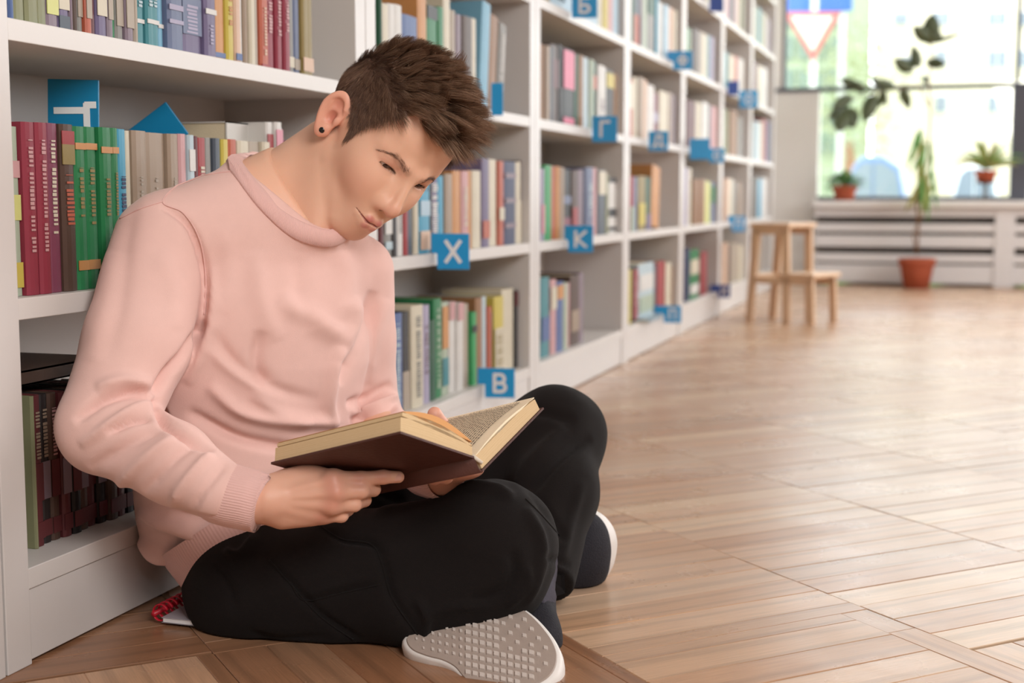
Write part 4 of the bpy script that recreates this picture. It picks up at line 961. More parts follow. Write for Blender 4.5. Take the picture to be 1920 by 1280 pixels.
# ---- rest of the body
chestf = U(ecap(P(520, 450, 2.0), P(460, 850, 2.04), .125, .13, .085, .08, NRM), cap(P(540, 420, 2.0), P(330, 465, 1.91), .05, .045), cap(P(540, 430, 2.01), LSH, .05, .045), k=.06)
def limb(*pr): return U(*[cap(pr[i][0], pr[i + 1][0], pr[i][1], pr[i + 1][1]) for i in range(len(pr) - 1)], k=.02)
rarm = limb((RSH, .048), (REL, .036), (P(440, 936, 1.70), .030), (P(500, 936, 1.695), .0265))
larm = limb((LSH, .048), (LEL, .036), (LWR, .027))
# right hand (near): back of the hand to the camera, index finger straight
RK = [P(625, 899, 1.70), P(630, 922, 1.695), P(622, 946, 1.70), P(606, 965, 1.712)]     # knuckles index..little
rpalm = U(ecap(P(508, 936, 1.70), P(575, 925, 1.708), .030, .036, .018, .016, FW), ecap(P(540, 915, 1.712), RK[0] + FW * .004, .022, .0125, .016, .0115, FW),
          ecap(P(540, 930, 1.705), RK[1] + FW * .004, .02, .0125, .016, .0115, FW), ecap(P(535, 950, 1.705), RK[2] + FW * .004, .02, .012, .015, .011, FW), ecap(P(530, 960, 1.71), RK[3] + FW * .004, .02, .0115, .014, .0105, FW), k=.014)
def finger(pts, rs): return U(*[cap(pts[i], pts[i + 1], rs[i], rs[i + 1]) for i in range(len(pts) - 1)], k=.004)
rf1 = finger([RK[0], P(676, 898, 1.712), P(718, 894, 1.722), P(747, 894, 1.728)], [.0115, .0097, .0088, .0076])
rf2 = finger([RK[1], P(678, 920, 1.708), P(700, 917, 1.735), P(696, 908, 1.76)], [.0112, .0095, .0088, .008])
rf3 = finger([RK[2], P(664, 945, 1.712), P(683, 937, 1.745), P(676, 922, 1.77)], [.0108, .0092, .0085, .0078])
rf4 = finger([RK[3], P(640, 966, 1.718), P(652, 955, 1.745), P(640, 935, 1.765)], [.0098, .0084, .0078, .007])
rth = finger([P(540, 900, 1.735), P(575, 872, 1.765), P(612, 850, 1.785), P(640, 842, 1.79)], [.016, .0125, .0105, .009])
knuck = U(*[sph(q - FW * .003, .0122) for q in RK[:3]], k=.008)
tend = U(*[cap(P(530, 925 + i * 9, 1.684), RK[i] - FW * .0078, .0012, .0018) for i in range(4)], k=.006)
def rhand(p):
    v = smin(rpalm(p), knuck(p), .008); v = smin(v, tend(p), .012)
    for f in (rf1, rf2, rf3, rf4): v = smin(v, f(p), .0055)
    return smin(v, rth(p), .012)
# left hand (far): palm under the spine, fingertips showing below, thumb on the page
lpalm = U(ecap(LWR, P(858, 880, 1.84), .028, .036, .016, .015, UP), k=.01)
LK = [P(872, 868, 1.80), P(862, 874, 1.79), P(846, 880, 1.795), P(828, 886, 1.81)]
lf = [finger([LK[0], P(862, 872, 1.765), P(838, 878, 1.745), P(815, 884, 1.735)], [.0108, .0095, .0088, .0078]),
      finger([LK[1], P(846, 884, 1.765), P(824, 889, 1.75), P(806, 890, 1.742)], [.0108, .0095, .0088, .0078]),
      finger([LK[2], P(836, 893, 1.78), P(815, 893, 1.768), P(800, 890, 1.76)], [.0105, .0092, .0085, .0075]),
      finger([LK[3], P(815, 896, 1.80), P(800, 894, 1.79), P(790, 889, 1.78)], [.0095, .0084, .0078, .007])]
lth = finger([P(850, 872, 1.87), P(838, 830, 1.875), P(826, 797, 1.865), P(815, 776, 1.850)], [.016, .0130, .0118, .0100])
def lhand(p):
    v = smin(lpalm(p), lth(p), .012)
    for f in lf: v = smin(v, f(p), .005)
    return v
legs_in = U(cap(RHIP, RKN, .045, .035), cap(LHIP, LKN, .05, .04), cap(LKN, P(1030, 960, 2.08), .04, .03), cap(PEL, RHIP, .07, .055), cap(PEL, LHIP, .08, .07), k=.04)
def body_rest(p):
    v = smin(chestf(p), neckf(p), .03); v = smin(v, legs_in(p), .04); v = np.minimum(v, rarm(p)); v = np.minimum(v, larm(p))
    v = smin(v, rhand(p), .008); return smin(v, lhand(p), .008)
# head mesh (fine) and rest (coarser), joined into one body
hc = HO + HW.T @ np.array((0, .0, 0))
hcut_n = (P(548, 400, 2.0) - hw(0, -.06, -.02)); hcut_n /= np.linalg.norm(hcut_n); hcut_c = P(575, 365, 1.99)
_hn = hcut_n.astype(np.float32); _hc = hcut_c.astype(np.float32)
headcut = lambda p: np.maximum(head_world(p), (p - _hc - _hn * .045) @ _hn)
Vh, Qh = nets(headcut, hc - .19, hc + .19, .0014 if not os.environ.get('QUICK') else .002)
body_nohead = lambda p: np.maximum(body_rest(p), -((p - _hc) @ _hn))
blo = np.array([-1.15, 1.3, 0.0]); bhi = np.array([-.35, 2.35, .75])
hand_lo = np.minimum(P(480, 1000, 1.66), P(480, 830, 1.83)) - .02
def body_far(p): return body_nohead(p)
Vb, Qb = nets(body_far, blo, bhi, .005)
# hands again, finely: cut the coarse ones off at the wrists and use fine ones
def wrist_cut(a, b_):
    d = (np.array(b_) - np.array(a)); d /= np.linalg.norm(d); return np.array(a, np.float32), d.astype(np.float32)
rc, rd = wrist_cut(P(478, 936, 1.698), P(540, 934, 1.70)); lc_, ld = wrist_cut(P(815, 893, 1.90), P(850, 885, 1.85))
def coarse(p):
    v = smin(chestf(p), neckf(p), .03); v = smin(v, legs_in(p), .04)
    return np.minimum(v, np.minimum(np.maximum(rarm(p), (p - rc) @ rd), np.maximum(larm(p), (p - lc_) @ ld)))
Vb, Qb = nets(lambda p: np.maximum(coarse(p), -((p - _hc) @ _hn)), blo, bhi, .006)
rh = lambda p: np.maximum(smin(rarm(p), rhand(p), .012), -((p - rc + rd * .01) @ rd))
Vr, Qr = nets(rh, np.minimum(P(460, 1020, 1.66), P(780, 820, 1.66)) - .03, np.maximum(P(460, 820, 1.8), P(780, 820, 1.82)) + .03, .0016)
lh = lambda p: np.maximum(smin(cap(LCF, LWR, .028, .027)(p), lhand(p), .012), -((p - lc_ + ld * .01) @ ld))
Vl, Ql = nets(lh, np.minimum(P(760, 930, 1.7), P(900, 930, 1.95)) - .05, np.maximum(P(900, 740, 1.7), P(760, 740, 1.95)) + .05, .0018)
# tone painting for the head (own colour of the skin: lips, blush, ear, beard shadow, scalp under the hair; plus painted shade in ear hollows, creases, nostrils)
def gauss(p, c, r): return np.exp(-(((p - np.array(c)) / np.array(r)) ** 2).sum(1))
ph = to_head(Vh.astype(np.float32)).astype(float); ax = np.abs(ph[:, 0]); pm_ = np.column_stack([ax, ph[:, 1], ph[:, 2]])
tone = np.tile(SK, (len(ph), 1))
def paint(w_, col, amt=1):
    global tone
    w_ = np.clip(w_ * amt, 0, 1)[:, None]; tone = tone * (1 - w_) + np.array(col) * w_
paint(gauss(pm_, (.045, -.022, .06), (.024, .022, .04)), lin('#dd9c86'), .4)
paint(gauss(ph, (0, -.028, .115), (.018, .016, .018)), lin('#d08e7a'), .5)
paint(gauss(pm_, (.035, .021, .077), (.019, .012, .03)), lin('#c98a78'), .4)
paint(np.clip(1 - ear(ph.astype(np.float32)) / .003, 0, 1), EARC, .6)
def _earshade(p):
    q = (np.abs(p) * np.array((1, 0, 0)) + p * np.array((0, 1, 1)) - EC) @ EARR.T; x, y, z = q.T
    c_ = np.exp(-(((z - .004) / .008) ** 2 + ((y + .003) / .011) ** 2) ** 1.2) * (x < .004); f_ = np.exp(-(((z - .001) / .009) ** 2 + ((y - .017) / .007) ** 2)) * (x < .0035)
    return (c_ + .7 * f_) * (np.abs(p[:, 0]) > .06)
paint(_earshade(ph), lin('#b9614f'), .7)  # shade inside the ear painted as redder, darker skin
def hairline(px, py, pz):
    """>0 where hair grows; coordinates in head frame"""
    ax = np.abs(px)
    # front hairline height by |x|, recessed at the temples
    front = .085 + .020 * np.exp(-((ax - .054) / .015) ** 2)
    f = py - front
    side = np.where(pz < .052 - .35 * np.maximum(.045 - py, 0), 1, -1)
    # temple / sideburn
    s_line = np.interp(pz, [-.2, -.03, .0, .012, .018, .026, .034, .046, .060, .1], [-.045, -.03, .018, .012, -.012, -.002, .028, .050, .074, .2])
    s = py - s_line
    w_ = np.clip((ax - .045) / .012, 0, 1)
    return f * (1 - w_) + s * w_
hl = hairline(ph[:, 0], ph[:, 1], ph[:, 2])
isear = (ear(to_head(Vh.astype(np.float32))) < .0022)
scal = np.clip(hl / .006 + .4, 0, 1) * (~isear)
paint(scal, HAIRC, .78)
jl = np.clip((-.03 - ph[:, 1]) / .03, 0, 1) * np.clip((ph[:, 2] + .02) / .03, 0, 1)
paint(jl, STUB, .15)
lipw = np.clip(1 - np.minimum(upl(ph.astype(np.float32)), lol(ph.astype(np.float32))) / .0014, 0, 1)
lipw *= (ph[:, 2] > .078)
paint(lipw, LIP, .85)
paint(np.clip(1 - mline(ph.astype(np.float32)) / .0013, 0, 1), lin('#8a4a46'), .6)
lidd = np.clip(1 - np.maximum(aper(ph.astype(np.float32)), 0) / .0013, 0, 1) * (ph[:, 1] > .0115); paint(lidd, lin('#3a241d'), .9)
paint(np.clip(1 - lidcr(ph.astype(np.float32)) / .0022, 0, 1), lin('#c08470'), .35)  # shade of the upper-lid crease painted as a darker line
bl_ = mir(U(cap((.050, .0270, .062), (.036, .0338, .080), .001, .0026), cap((.036, .0338, .080), (.0130, .0270, .0940), .0024, .0028), k=.004))(ph.astype(np.float32))
paint(np.clip(1 - np.maximum(bl_ - .001, 0) / .0035, 0, 1) * (ph[:, 2] > .05), lin('#6a4a3c'), .3)
paint(np.clip(1 - np.maximum(nostril(ph.astype(np.float32)), 0) / .0015, 0, 1), lin('#5a2f28'), .8)  # shade of the nostril hollows painted in
def tones(n, c=SK): return np.tile(c, (n, 1))
tr = tones(len(Vr), lin('#dda991'))
for q in RK + [P(676, 898, 1.705), P(718, 894, 1.715)]:
    w_ = np.exp(-(np.linalg.norm(Vr - (q - FW * .01), axis=1) / .011) ** 2)[:, None] * .55; tr = tr * (1 - w_) + lin('#bf6f60') * w_
tl_ = tones(len(Vl), lin('#daa28c'))
allV = np.concatenate([Vh, Vb, Vr, Vl]); allT = np.concatenate([tone, tones(len(Vb)), tr, tl_])
o1 = len(Vh); o2 = o1 + len(Vb); o3 = o2 + len(Vr)
allQ = np.concatenate([Qh, Qb + o1, Qr + o2, Ql + o3])
body = adopt(npmesh('body', allV, allQ, SKIN, None, {'tone': ('FLOAT_COLOR', np.column_stack([allT, np.ones(len(allT))]))}))
# fingernails
def nail(c, nrm, dr, w_, l):
    c = np.array(c); n_ = np.array(nrm) / np.linalg.norm(nrm); d = np.array(dr) / np.linalg.norm(dr); s = np.cross(n_, d); s /= np.linalg.norm(s)
    V = []; K = 5; M_ = 5
    for i in range(M_ + 1):
        for j in range(K + 1):
            a = (j / K - .5) * 2; t = i / M_; ww = w_ * (1 - .25 * abs(2 * t - 1) ** 3)
            V.append(c + d * (t - .5) * l + s * a * ww / 2 + n_ * (.0010 - .0016 * a * a))
    Fc = [(i * (K + 1) + j, i * (K + 1) + j + 1, (i + 1) * (K + 1) + j + 1, (i + 1) * (K + 1) + j) for i in range(M_) for j in range(K)]
    return adopt(mesh('fingernail', V, Fc, mat('fingernail', '#d9a596', .25, .5), None, True))
nail(P(744, 895, 1.7265) - FW * .0066 + UP * .001, -FW + UP * .25, RT, .0095, .012)
nail(P(816, 781, 1.8545) - FW * .0094 - UP * .001, -FW + UP * .3, UP + RT * -.25, .0125, .0135)

# ---- eyes (mostly covered by the lids), lashes, brows
EYEW = mat('eyeball_white', '#d8ccc4', .2, .5); IRIS = mat('dark_brown_iris', '#2a1812', .15, .5)
for s in (-1, 1):
    c = hw(s * .0345, .0195, .0680)
    bm = bmesh.new(); bmesh.ops.create_uvsphere(bm, u_segments=24, v_segments=16, radius=.0125)
    me = bpy.data.meshes.new('eye'); bm.to_mesh(me); bm.free(); me.materials.append(EYEW); me.materials.append(IRIS)
    me.transform(Matrix.Translation(Vector(tuple(c))))
    gz = HW.T @ np.array((0, -.55, .83))
    for p_ in me.polygons:
        d = np.array(p_.center) - c; d /= np.linalg.norm(d); p_.use_smooth = True
        if d @ gz > .86: p_.material_index = 1
    adopt(link('eye', me))
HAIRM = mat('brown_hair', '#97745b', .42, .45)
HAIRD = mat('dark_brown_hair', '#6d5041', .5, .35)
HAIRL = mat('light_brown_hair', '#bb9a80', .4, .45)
def strands(name, curves, mats, midx=None):
    """hair strands as thin three-sided tapering prisms; curves: list of (points (n,3), root radius)"""
    Vs, Fs, mi = [], [], []; base = 0
    for ci, (pts, r) in enumerate(curves):
        pts = np.asarray(pts, float); n = len(pts)
        t = np.gradient(pts, axis=0); t /= (np.linalg.norm(t, axis=1, keepdims=True) + 1e-9)
        a = np.cross(t, (0.3, .2, .93)); a /= (np.linalg.norm(a, axis=1, keepdims=True) + 1e-9); b_ = np.cross(t, a)
        rr_ = r * (1 - np.linspace(0, 1, n) ** 2 * .85)[:, None]
        ring = np.stack([pts + (a * math.cos(k) + b_ * math.sin(k)) * rr_ for k in (0, 2.094, 4.189)], 1)
        Vs.append(ring.reshape(-1, 3))
        i0 = (np.arange(n - 1) * 3)[:, None]
        for k in range(3):
            k2 = (k + 1) % 3; Fs.append(base + np.concatenate([i0 + k, i0 + k2, i0 + 3 + k2, i0 + 3 + k], 1)); mi += [0 if midx is None else midx[ci]] * (n - 1)
        base += n * 3
    o = npmesh(name, np.concatenate(Vs), np.concatenate(Fs), mats)
    o.data.polygons.foreach_set('material_index', np.array(mi, np.int32))
    return adopt(o)
rh_ = np.random.default_rng(4)
def snap(p, f=None, it=3):
    f = f or face_sdf; p = np.array(p, np.float32)
    for _ in range(it):
        v = f(p[None])[0]; g_ = np.array([f((p + e)[None])[0] - f((p - e)[None])[0] for e in np.eye(3, dtype=np.float32) * .0008]) / .0016
        p = p - v * g_ / max((g_ ** 2).sum(), .2)
    return p.astype(float), (g_ / (np.linalg.norm(g_) + 1e-9)).astype(float)
br = []
for s in (-1, 1):
    path = [(.053, .0245, .058), (.045, .0310, .070), (.036, .0338, .080), (.023, .0308, .089), (.0120, .0262, .0940)]
    pc_ = np.array(catmull(path, 8))
    for i in range(190):
        f = rh_.random(); ki = int((.14 + .86 * f) * (len(pc_) - 2)); tg = pc_[ki] - pc_[ki + 1]; tg = tg / np.linalg.norm(tg) * np.array((s, 1, 1)); q = pc_[ki] + np.array((0, rh_.normal(0, .0009 + .0010 * f), 0))
        q[0] *= s; p0, n0 = snap(q)
        d = tg + np.array((0, .28 * f + rh_.normal(0, .10), 0)); d -= n0 * (d @ n0); d /= np.linalg.norm(d)
        l = rh_.uniform(.004, .0075); br.append((np.stack([hw(*(p0 + n0 * (.0002 + .0012 * math.sin(t * 2.5)) + d * l * t)) for t in (0, .5, 1)]), .00011))
    pl_ = np.array(catmull([(.0215, .0150, .0805), (.034, .0152, .0840), (.049, .0175, .0765)], 10))
    for i in range(70):
        f = rh_.random(); q = pl_[int(f * (len(pl_) - 1))].copy(); out = (f - .25) * .8; q[0] *= s
        q[2] += .001
        l = rh_.uniform(.005, .0085); d = np.array((s * out, -.75, .75)); d /= np.linalg.norm(d)
        br.append((np.stack([hw(*(q + d * l * t + np.array((0, .0022 * t * t, 0)))) for t in (0, .4, .75, 1)]), .00013))
bro = strands('eyebrows_and_lashes', br, [HAIRD]); bro['kind'] = 'stuff'

# ---- hair
def rand_scalp(n):
    d = rh_.normal(size=(n * 2, 3)); d /= np.linalg.norm(d, axis=1, keepdims=True)
    return d
roots = []
dirs = rand_scalp(40000 if not os.environ.get('QUICK') else 12000)
c0 = np.array((0, .04, -.01)); p = c0 + dirs * .11
pf = p.astype(np.float32)
sk_only = lambda q: smin(skull(q), jaw(q), .028)
for _ in range(5):
    v = sk_only(pf); pf = pf - (v[:, None] * dirs).astype(np.float32)
e = .0015; gn = np.stack([(sk_only(pf + np.eye(3, dtype=np.float32)[k] * e) - sk_only(pf - np.eye(3, dtype=np.float32)[k] * e)) for k in range(3)], 1); gn /= np.linalg.norm(gn, axis=1, keepdims=True)
hlv = hairline(pf[:, 0], pf[:, 1], pf[:, 2]) + rh_.normal(0, .0022, len(pf))
ok = (hlv > 0) & (pf[:, 1] > -.075)
near_ear = (np.abs(pf[:, 0]) > .06) & (((pf[:, 2] + .014) / .02) ** 2 + ((pf[:, 1] - .002) / .034) ** 2 < 1)
ok &= ~near_ear
pf = pf[ok].astype(float); gn = gn[ok].astype(float); hv = hlv[ok]
curves = []; midx = []; kk = []
cl = rh_.normal(size=(700, 3)); cl /= np.linalg.norm(cl, axis=1, keepdims=True); clj = rh_.normal(0, 1, (700, 3))
for q, n_, h_ in zip(pf, gn, hv):
    topn = np.clip((q[1] - .040) / .065, 0, 1)                 # 0 at the sides, 1 on top
    side = np.clip((abs(q[0]) - .050) / .022, 0, 1); topn *= (1 - .7 * side)
    back = np.clip((-q[2] - .03) / .05, 0, 1)
    front = np.clip((q[2] - .0) / .07, 0, 1)
    L_ = .010 + topn * (.036 + .020 * front) * (1 - .35 * back) + .007 * np.clip(q[1] / .06, 0, 1)
    if h_ < .006: L_ *= .6
    L_ *= rh_.uniform(.7, 1.15)
    k = int(np.argmax(cl @ ((q - c0) / np.linalg.norm(q - c0)))); j = clj[k]
    # combed forward and up; sides lie down towards the face
    flow = np.array((0, -.35 + topn * .5, .9)) if topn < .35 else np.array((0.0, .30 - .15 * front, .75))
    if topn < .35: flow = np.array((0, -.75, .55)) if q[2] > -.04 else np.array((0, -.9, -.1))
    if topn < .35: flow = flow * (1 - topn / .35) + np.array((0, .2, .8)) * (topn / .35)
    flow = flow + j * (.10 + .30 * topn) * (1 - .6 * back) + rh_.normal(0, .07 + .05 * topn, 3)
    flow -= n_ * (flow @ n_) * .9; flow /= (np.linalg.norm(flow) + 1e-9)
    lift = (.34 + .50 * topn) * (1 - .45 * back)
    d0 = n_ * lift + flow * (1 - lift * .55); d0 /= np.linalg.norm(d0)
    d1 = flow + n_ * (.10 + .75 * topn * (.6 + .4 * front)) + np.array((0, .25, .25)) * topn; d1 /= np.linalg.norm(d1)
    pts = []; pp = q.copy(); m_ = 4 if L_ < .014 else 7
    for s_ in range(m_):
        pts.append(hw(*pp)); t = s_ / (m_ - 1); dd_ = d0 * (1 - t) + d1 * t; dd_ /= np.linalg.norm(dd_); pp = pp + dd_ * L_ / (m_ - 1)
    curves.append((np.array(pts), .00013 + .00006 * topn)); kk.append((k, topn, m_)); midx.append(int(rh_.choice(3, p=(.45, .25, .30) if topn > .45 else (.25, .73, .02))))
grp = {}
for i_, (k, tn, m_) in enumerate(kk):
    if m_ == 7: grp.setdefault(k, []).append(i_)
for k, ids in grp.items():
    mean_ = np.mean([curves[i_][0] for i_ in ids], 0)
    tt_ = (np.linspace(0, 1, 7) ** 1.4)[:, None]
    for i_ in ids:
        f_ = .5 * tt_ * min(1, kk[i_][1] * 1.6); curves[i_] = (curves[i_][0] * (1 - f_) + mean_ * f_, curves[i_][1])
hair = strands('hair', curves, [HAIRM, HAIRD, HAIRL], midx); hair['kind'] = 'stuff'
# earring
er = hw(*(np.array((-1, 1, 1)) * (EC + EARR.T @ np.array((.0045, -.0265, .004)))))
earx = HW.T @ (np.array((-1, 1, 1)) * EARR[0])
V, Fc = tube_data([er - earx * .003, er + earx * .0012, er + earx * .0026], [.0042, .0044, .0036], 20)
adopt(mesh('earring', V, Fc, mat('black_stud', '#141212', .25, .5), None, True))

# ---- sweatshirt
inner = [P(452, 307, 1.945), P(481, 351, 1.918), P(529, 397, 1.910), P(583, 426, 1.912), P(622, 432, 1.94), P(650, 405, 2.0), P(632, 360, 2.06), P(580, 320, 2.09), P(520, 297, 2.09), P(470, 292, 2.05)]
outer = [P(433, 321, 1.918), P(483, 387, 1.886), P(538, 438, 1.893), P(583, 457, 1.905), P(630, 458, 1.940), P(672, 424, 2.005), P(655, 365, 2.08), P(590, 325, 2.12), P(510, 300, 2.115), P(448, 302, 2.05)]
midr = [(a + b_) / 2 for a, b_ in zip(inner, outer)]
cen = sum(inner) / len(inner)
_u, _s, _vt = np.linalg.svd(np.array(inner) - cen); nrm = _vt[2]
if nrm @ (hw(0, 0, 0) - cen) < 0: nrm = -nrm
cen_, nrm_ = (cen - nrm * .022).astype(np.float32), nrm.astype(np.float32)
_ra = inner[3] - cen; _ra = _ra - nrm * (_ra @ nrm); _ra /= np.linalg.norm(_ra); _rb = np.cross(nrm, _ra)
_pl = np.array([((q - cen) @ _ra, (q - cen) @ _rb) for q in catmull(inner + [inner[0]], 3)[:-1]], np.float32)
def hole(p):
    q = p - cen.astype(np.float32); a = q @ _ra.astype(np.float32); b_ = q @ _rb.astype(np.float32); h_ = q @ nrm.astype(np.float32)
    d = np.full(a.shape, 1e9, np.float32); sgn = np.ones(a.shape, np.float32)
    for i in range(len(_pl)):
        x1, y1 = _pl[i]; x2, y2 = _pl[(i + 1) % len(_pl)]; dx, dy = x2 - x1, y2 - y1
        t = np.clip(((a - x1) * dx + (b_ - y1) * dy) / (dx * dx + dy * dy), 0, 1)
        d = np.minimum(d, (a - x1 - t * dx) ** 2 + (b_ - y1 - t * dy) ** 2)
        c1_ = (y1 > b_) != (y2 > b_); xi = x1 + (b_ - y1) * dx / (dy if abs(dy) > 1e-9 else 1e-9); sgn = np.where(c1_ & (a < xi), -sgn, sgn)
    return np.maximum(sgn * np.sqrt(d) - .002 - .95 * np.clip(h_ - .003, 0, .035), -(h_ + .045))
_mr = catmull(midr + [midr[0]], 3)
ringt = U(*[cap(_mr[i], _mr[i + 1], .0075) for i in range(len(_mr) - 1)], k=.004)
HEMN = P(465, 1095, 1.9) - P(410, 1010, 1.9); HEMN /= np.linalg.norm(HEMN)
torso = U(ecap(P(466, 895, 2.03), P(480, 650, 2.0), .160, .165, .122, .118, NRM), ecap(P(480, 650, 2.0), P(505, 475, 1.975), .165, .138, .118, .088, NRM), ecap(P(452, 975, 2.04), P(455, 890, 2.03), .142, .152, .112, .118, NRM), k=.05)
should = U(cap(P(505, 405, 1.985), P(335, 440, 1.90), .064, .066), cap(P(560, 430, 2.0), P(650, 505, 2.07), .055, .058), k=.05)
SM1 = P(258, 640, 1.83)
rsl = U(cap(P(310, 452, 1.89), SM1, .070, .070), cap(SM1, P(196, 800, 1.775), .070, .060), cap(P(196, 800, 1.775), P(325, 868, 1.735), .060, .050), cap(P(325, 868, 1.735), P(408, 920, 1.70), .050, .0405), k=.014)
lsl = U(cap(P(668, 510, 2.085), P(672, 640, 2.10), .058, .054), cap(P(672, 640, 2.10), LEL, .054, .050), cap(LEL, P(795, 880, 1.95), .050, .036), k=.02)

frontdip = ell(P(598, 412, 1.945), (.062, .05, .05))
def sweater(p):
    v = smin(torso(p), should(p), .04)
    v = smax(v, (p - P(420, 985, 1.95).astype(np.float32)) @ HEMN.astype(np.float32), .035)
    v = smin(v, rsl(p), .007); v = smin(v, lsl(p), .010)
    v = smax(v, -hole(p), .006)
    return smin(v, ringt(p), .026)
hS = .0036 if not os.environ.get('QUICK') else .006
Vs_, Qs_ = nets(sweater, (-1.25, 1.28, -.02), (-.5, 2.35, .78), hS)
Ns_ = normals(Vs_, Qs_)
FOLDS = [
 # armpit and side creases
 ([(300, 385), (352, 420), (382, 490), (385, 560), (372, 620), (340, 672)], 7, -.007),
 ([(392, 500), (400, 580), (380, 660), (350, 720)], 14, .004),
 ([(385, 600), (350, 660), (315, 700), (292, 742)], 9, -.012),
 ([(290, 745), (300, 770), (320, 800), (400, 850)], 8, -.010),
 # elbow folds
 ([(288, 742), (250, 735), (190, 752), (140, 790)], 9, -.008),
 ([(285, 722), (235, 712), (180, 728)], 12, .005),
 ([(292, 765), (262, 765), (215, 790), (150, 835)], 10, .006),
 ([(285, 782), (245, 790), (200, 812)], 6, -.006),
 ([(310, 800), (270, 815), (215, 850), (170, 880)], 13, -.005),
 ([(330, 820), (300, 838), (250, 880), (220, 915)], 11, .005),
 ([(370, 835), (340, 850), (300, 890), (270, 925)], 9, -.004),
 ([(400, 850), (380, 868), (340, 915), (320, 950)], 10, .005),
 ([(425, 868), (405, 890), (375, 930), (360, 960)], 8, -.003),
 # belly: blousing folds
 ([(390, 720), (450, 770), (530, 790), (600, 790), (630, 800)], 13, .007),
 ([(350, 770), (440, 818), (530, 838), (600, 845)], 10, -.007),
 ([(470, 735), (520, 770), (580, 790)], 14, .004),
 ([(636, 650), (622, 700), (614, 760), (628, 800)], 12, .007),
 ([(655, 560), (668, 610), (640, 680)], 20, .006),
 ([(490, 620), (480, 680), (500, 720)], 14, -.005),
 ([(520, 560), (590, 600), (650, 640)], 22, .006),
 ([(700, 545), (685, 600), (655, 670), (632, 720)], 12, -.0055),
 ([(260, 960), (330, 985), (400, 1000), (470, 990)], 14, .010),
 ([(262, 1010), (300, 1040), (350, 1035), (420, 1000)], 9, .008),
 ([(300, 1052), (350, 1048), (420, 1015), (470, 990)], 7, -.010),
 ([(320, 960), (380, 975), (440, 985)], 8, -.005),
 # far sleeve
 ([(650, 760), (690, 745), (735, 720)], 9, -.006), ([(655, 790), (700, 775), (745, 760)], 8, -.006), ([(660, 775), (710, 760), (745, 740)], 7, .005),
 ([(725, 560), (700, 640), (690, 720)], 14, .004),
 # chest drape
 ([(480, 470), (490, 560), (520, 640)], 22, .003), ([(560, 480), (560, 560), (580, 620)], 18, -.0022), ([(400, 620), (440, 680), (520, 730), (600, 750)], 12, -.003), ([(385, 650), (450, 705), (540, 755)], 12, .0025),
 ([(640, 470), (650, 540), (630, 600)], 20, .003), ([(420, 420), (430, 500), (415, 590)], 20, .0022), ([(300, 470), (330, 540), (330, 620)], 22, .002), ([(215, 470), (200, 560), (170, 680)], 22, .0015),
 ([(255, 360), (235, 450), (225, 560), (200, 680)], 18, -.002),
]
FOLDS = [(a_, b_ * .92, c_ * 1.95) for a_, b_, c_ in FOLDS]
disp, pu_ = fold(Vs_, Ns_, FOLDS)
nzs = np.sin(Vs_[:, 0] * 41 + Vs_[:, 2] * 23) * np.sin(Vs_[:, 1] * 37 - Vs_[:, 2] * 31) * .0014
Vs_ = Vs_ + Ns_ * (disp + nzs)[:, None]
Vs_ = smooth_mesh(Vs_, Qs_, 1); Vs_[:, 0] = np.maximum(Vs_[:, 0], XF + .003)
sw = adopt(npmesh('sweatshirt', Vs_, Qs_, PINK))
# seams: shoulder seam and armhole seam as thin raised cords lying on the cloth
from mathutils.bvhtree import BVHTree
def bvh_of(V_, Q_): return BVHTree.FromPolygons([tuple(v) for v in V_], [tuple(q) for q in Q_.tolist()])
bv = bvh_of(Vs_, Qs_)
def drape(pts, bvh, off=.0006, n=8):
    out = []
    for u, v in catmull(pts, n):
        d = P(u, v, 1.0) - EYE; h_ = bvh.ray_cast(Vector(EYE), Vector(d).normalized())
        if h_[0] is not None: out.append(np.array(h_[0]) + np.array(h_[1]) * off)
    return out
for pts in ([(434, 321), (400, 326), (345, 340), (305, 378), (345, 400), (375, 450), (386, 520), (383, 590)], [(305, 378), (262, 392), (225, 410)]):
    dr_ = drape(pts, bv)
    if len(dr_) > 3: adopt(tube('seam', dr_, .0011, PINKR, None, 6))
# ribbed bands
def rib_tube(name, path, rad, ribs, amp, flat=1.0, axis=None, close=False):
    """sleeve-like band with fine lengthwise ribs"""
    V = []; Fc = []; pts = [np.array(p_, float) for p_ in path]; n = len(pts); seg = ribs * 4; prev = None
    for i, p_ in enumerate(pts):
        t = pts[min(i + 1, n - 1)] - pts[max(i - 1, 0)]; t /= np.linalg.norm(t)
        a = np.array(axis if axis is not None else (0, 0, 1.0)); a = a - t * (a @ t); a /= np.linalg.norm(a); b_ = np.cross(t, a)
        r = rad[i]
        for k in range(seg):
            th = 2 * math.pi * k / seg; q = 1 + amp / r * math.cos(th * ribs)
            V.append(p_ + a * math.cos(th) * r * q * flat + b_ * math.sin(th) * r * q)
    for i in range(n - 1):
        for k in range(seg):
            k2 = (k + 1) % seg; Fc.append((i * seg + k, i * seg + k2, (i + 1) * seg + k2, (i + 1) * seg + k))
    return adopt(mesh(name, V, Fc, PINKR, None, True))
rib_tube('cuff', [P(392, 914, 1.708), P(405, 920, 1.706), P(412, 922, 1.705), P(440, 931, 1.70), P(468, 937, 1.697), P(491, 943, 1.695), P(493, 943.5, 1.695), P(482, 939, 1.696)], [.034, .0375, .0392, .0388, .0380, .0372, .0345, .033], 70, .00045)
rib_tube('cuff', [P(782, 872, 1.965), P(798, 884, 1.935), P(815, 890, 1.905), P(830, 893, 1.88), P(832, 893, 1.878)], [.032, .035, .034, .0335, .029], 60, .00045)
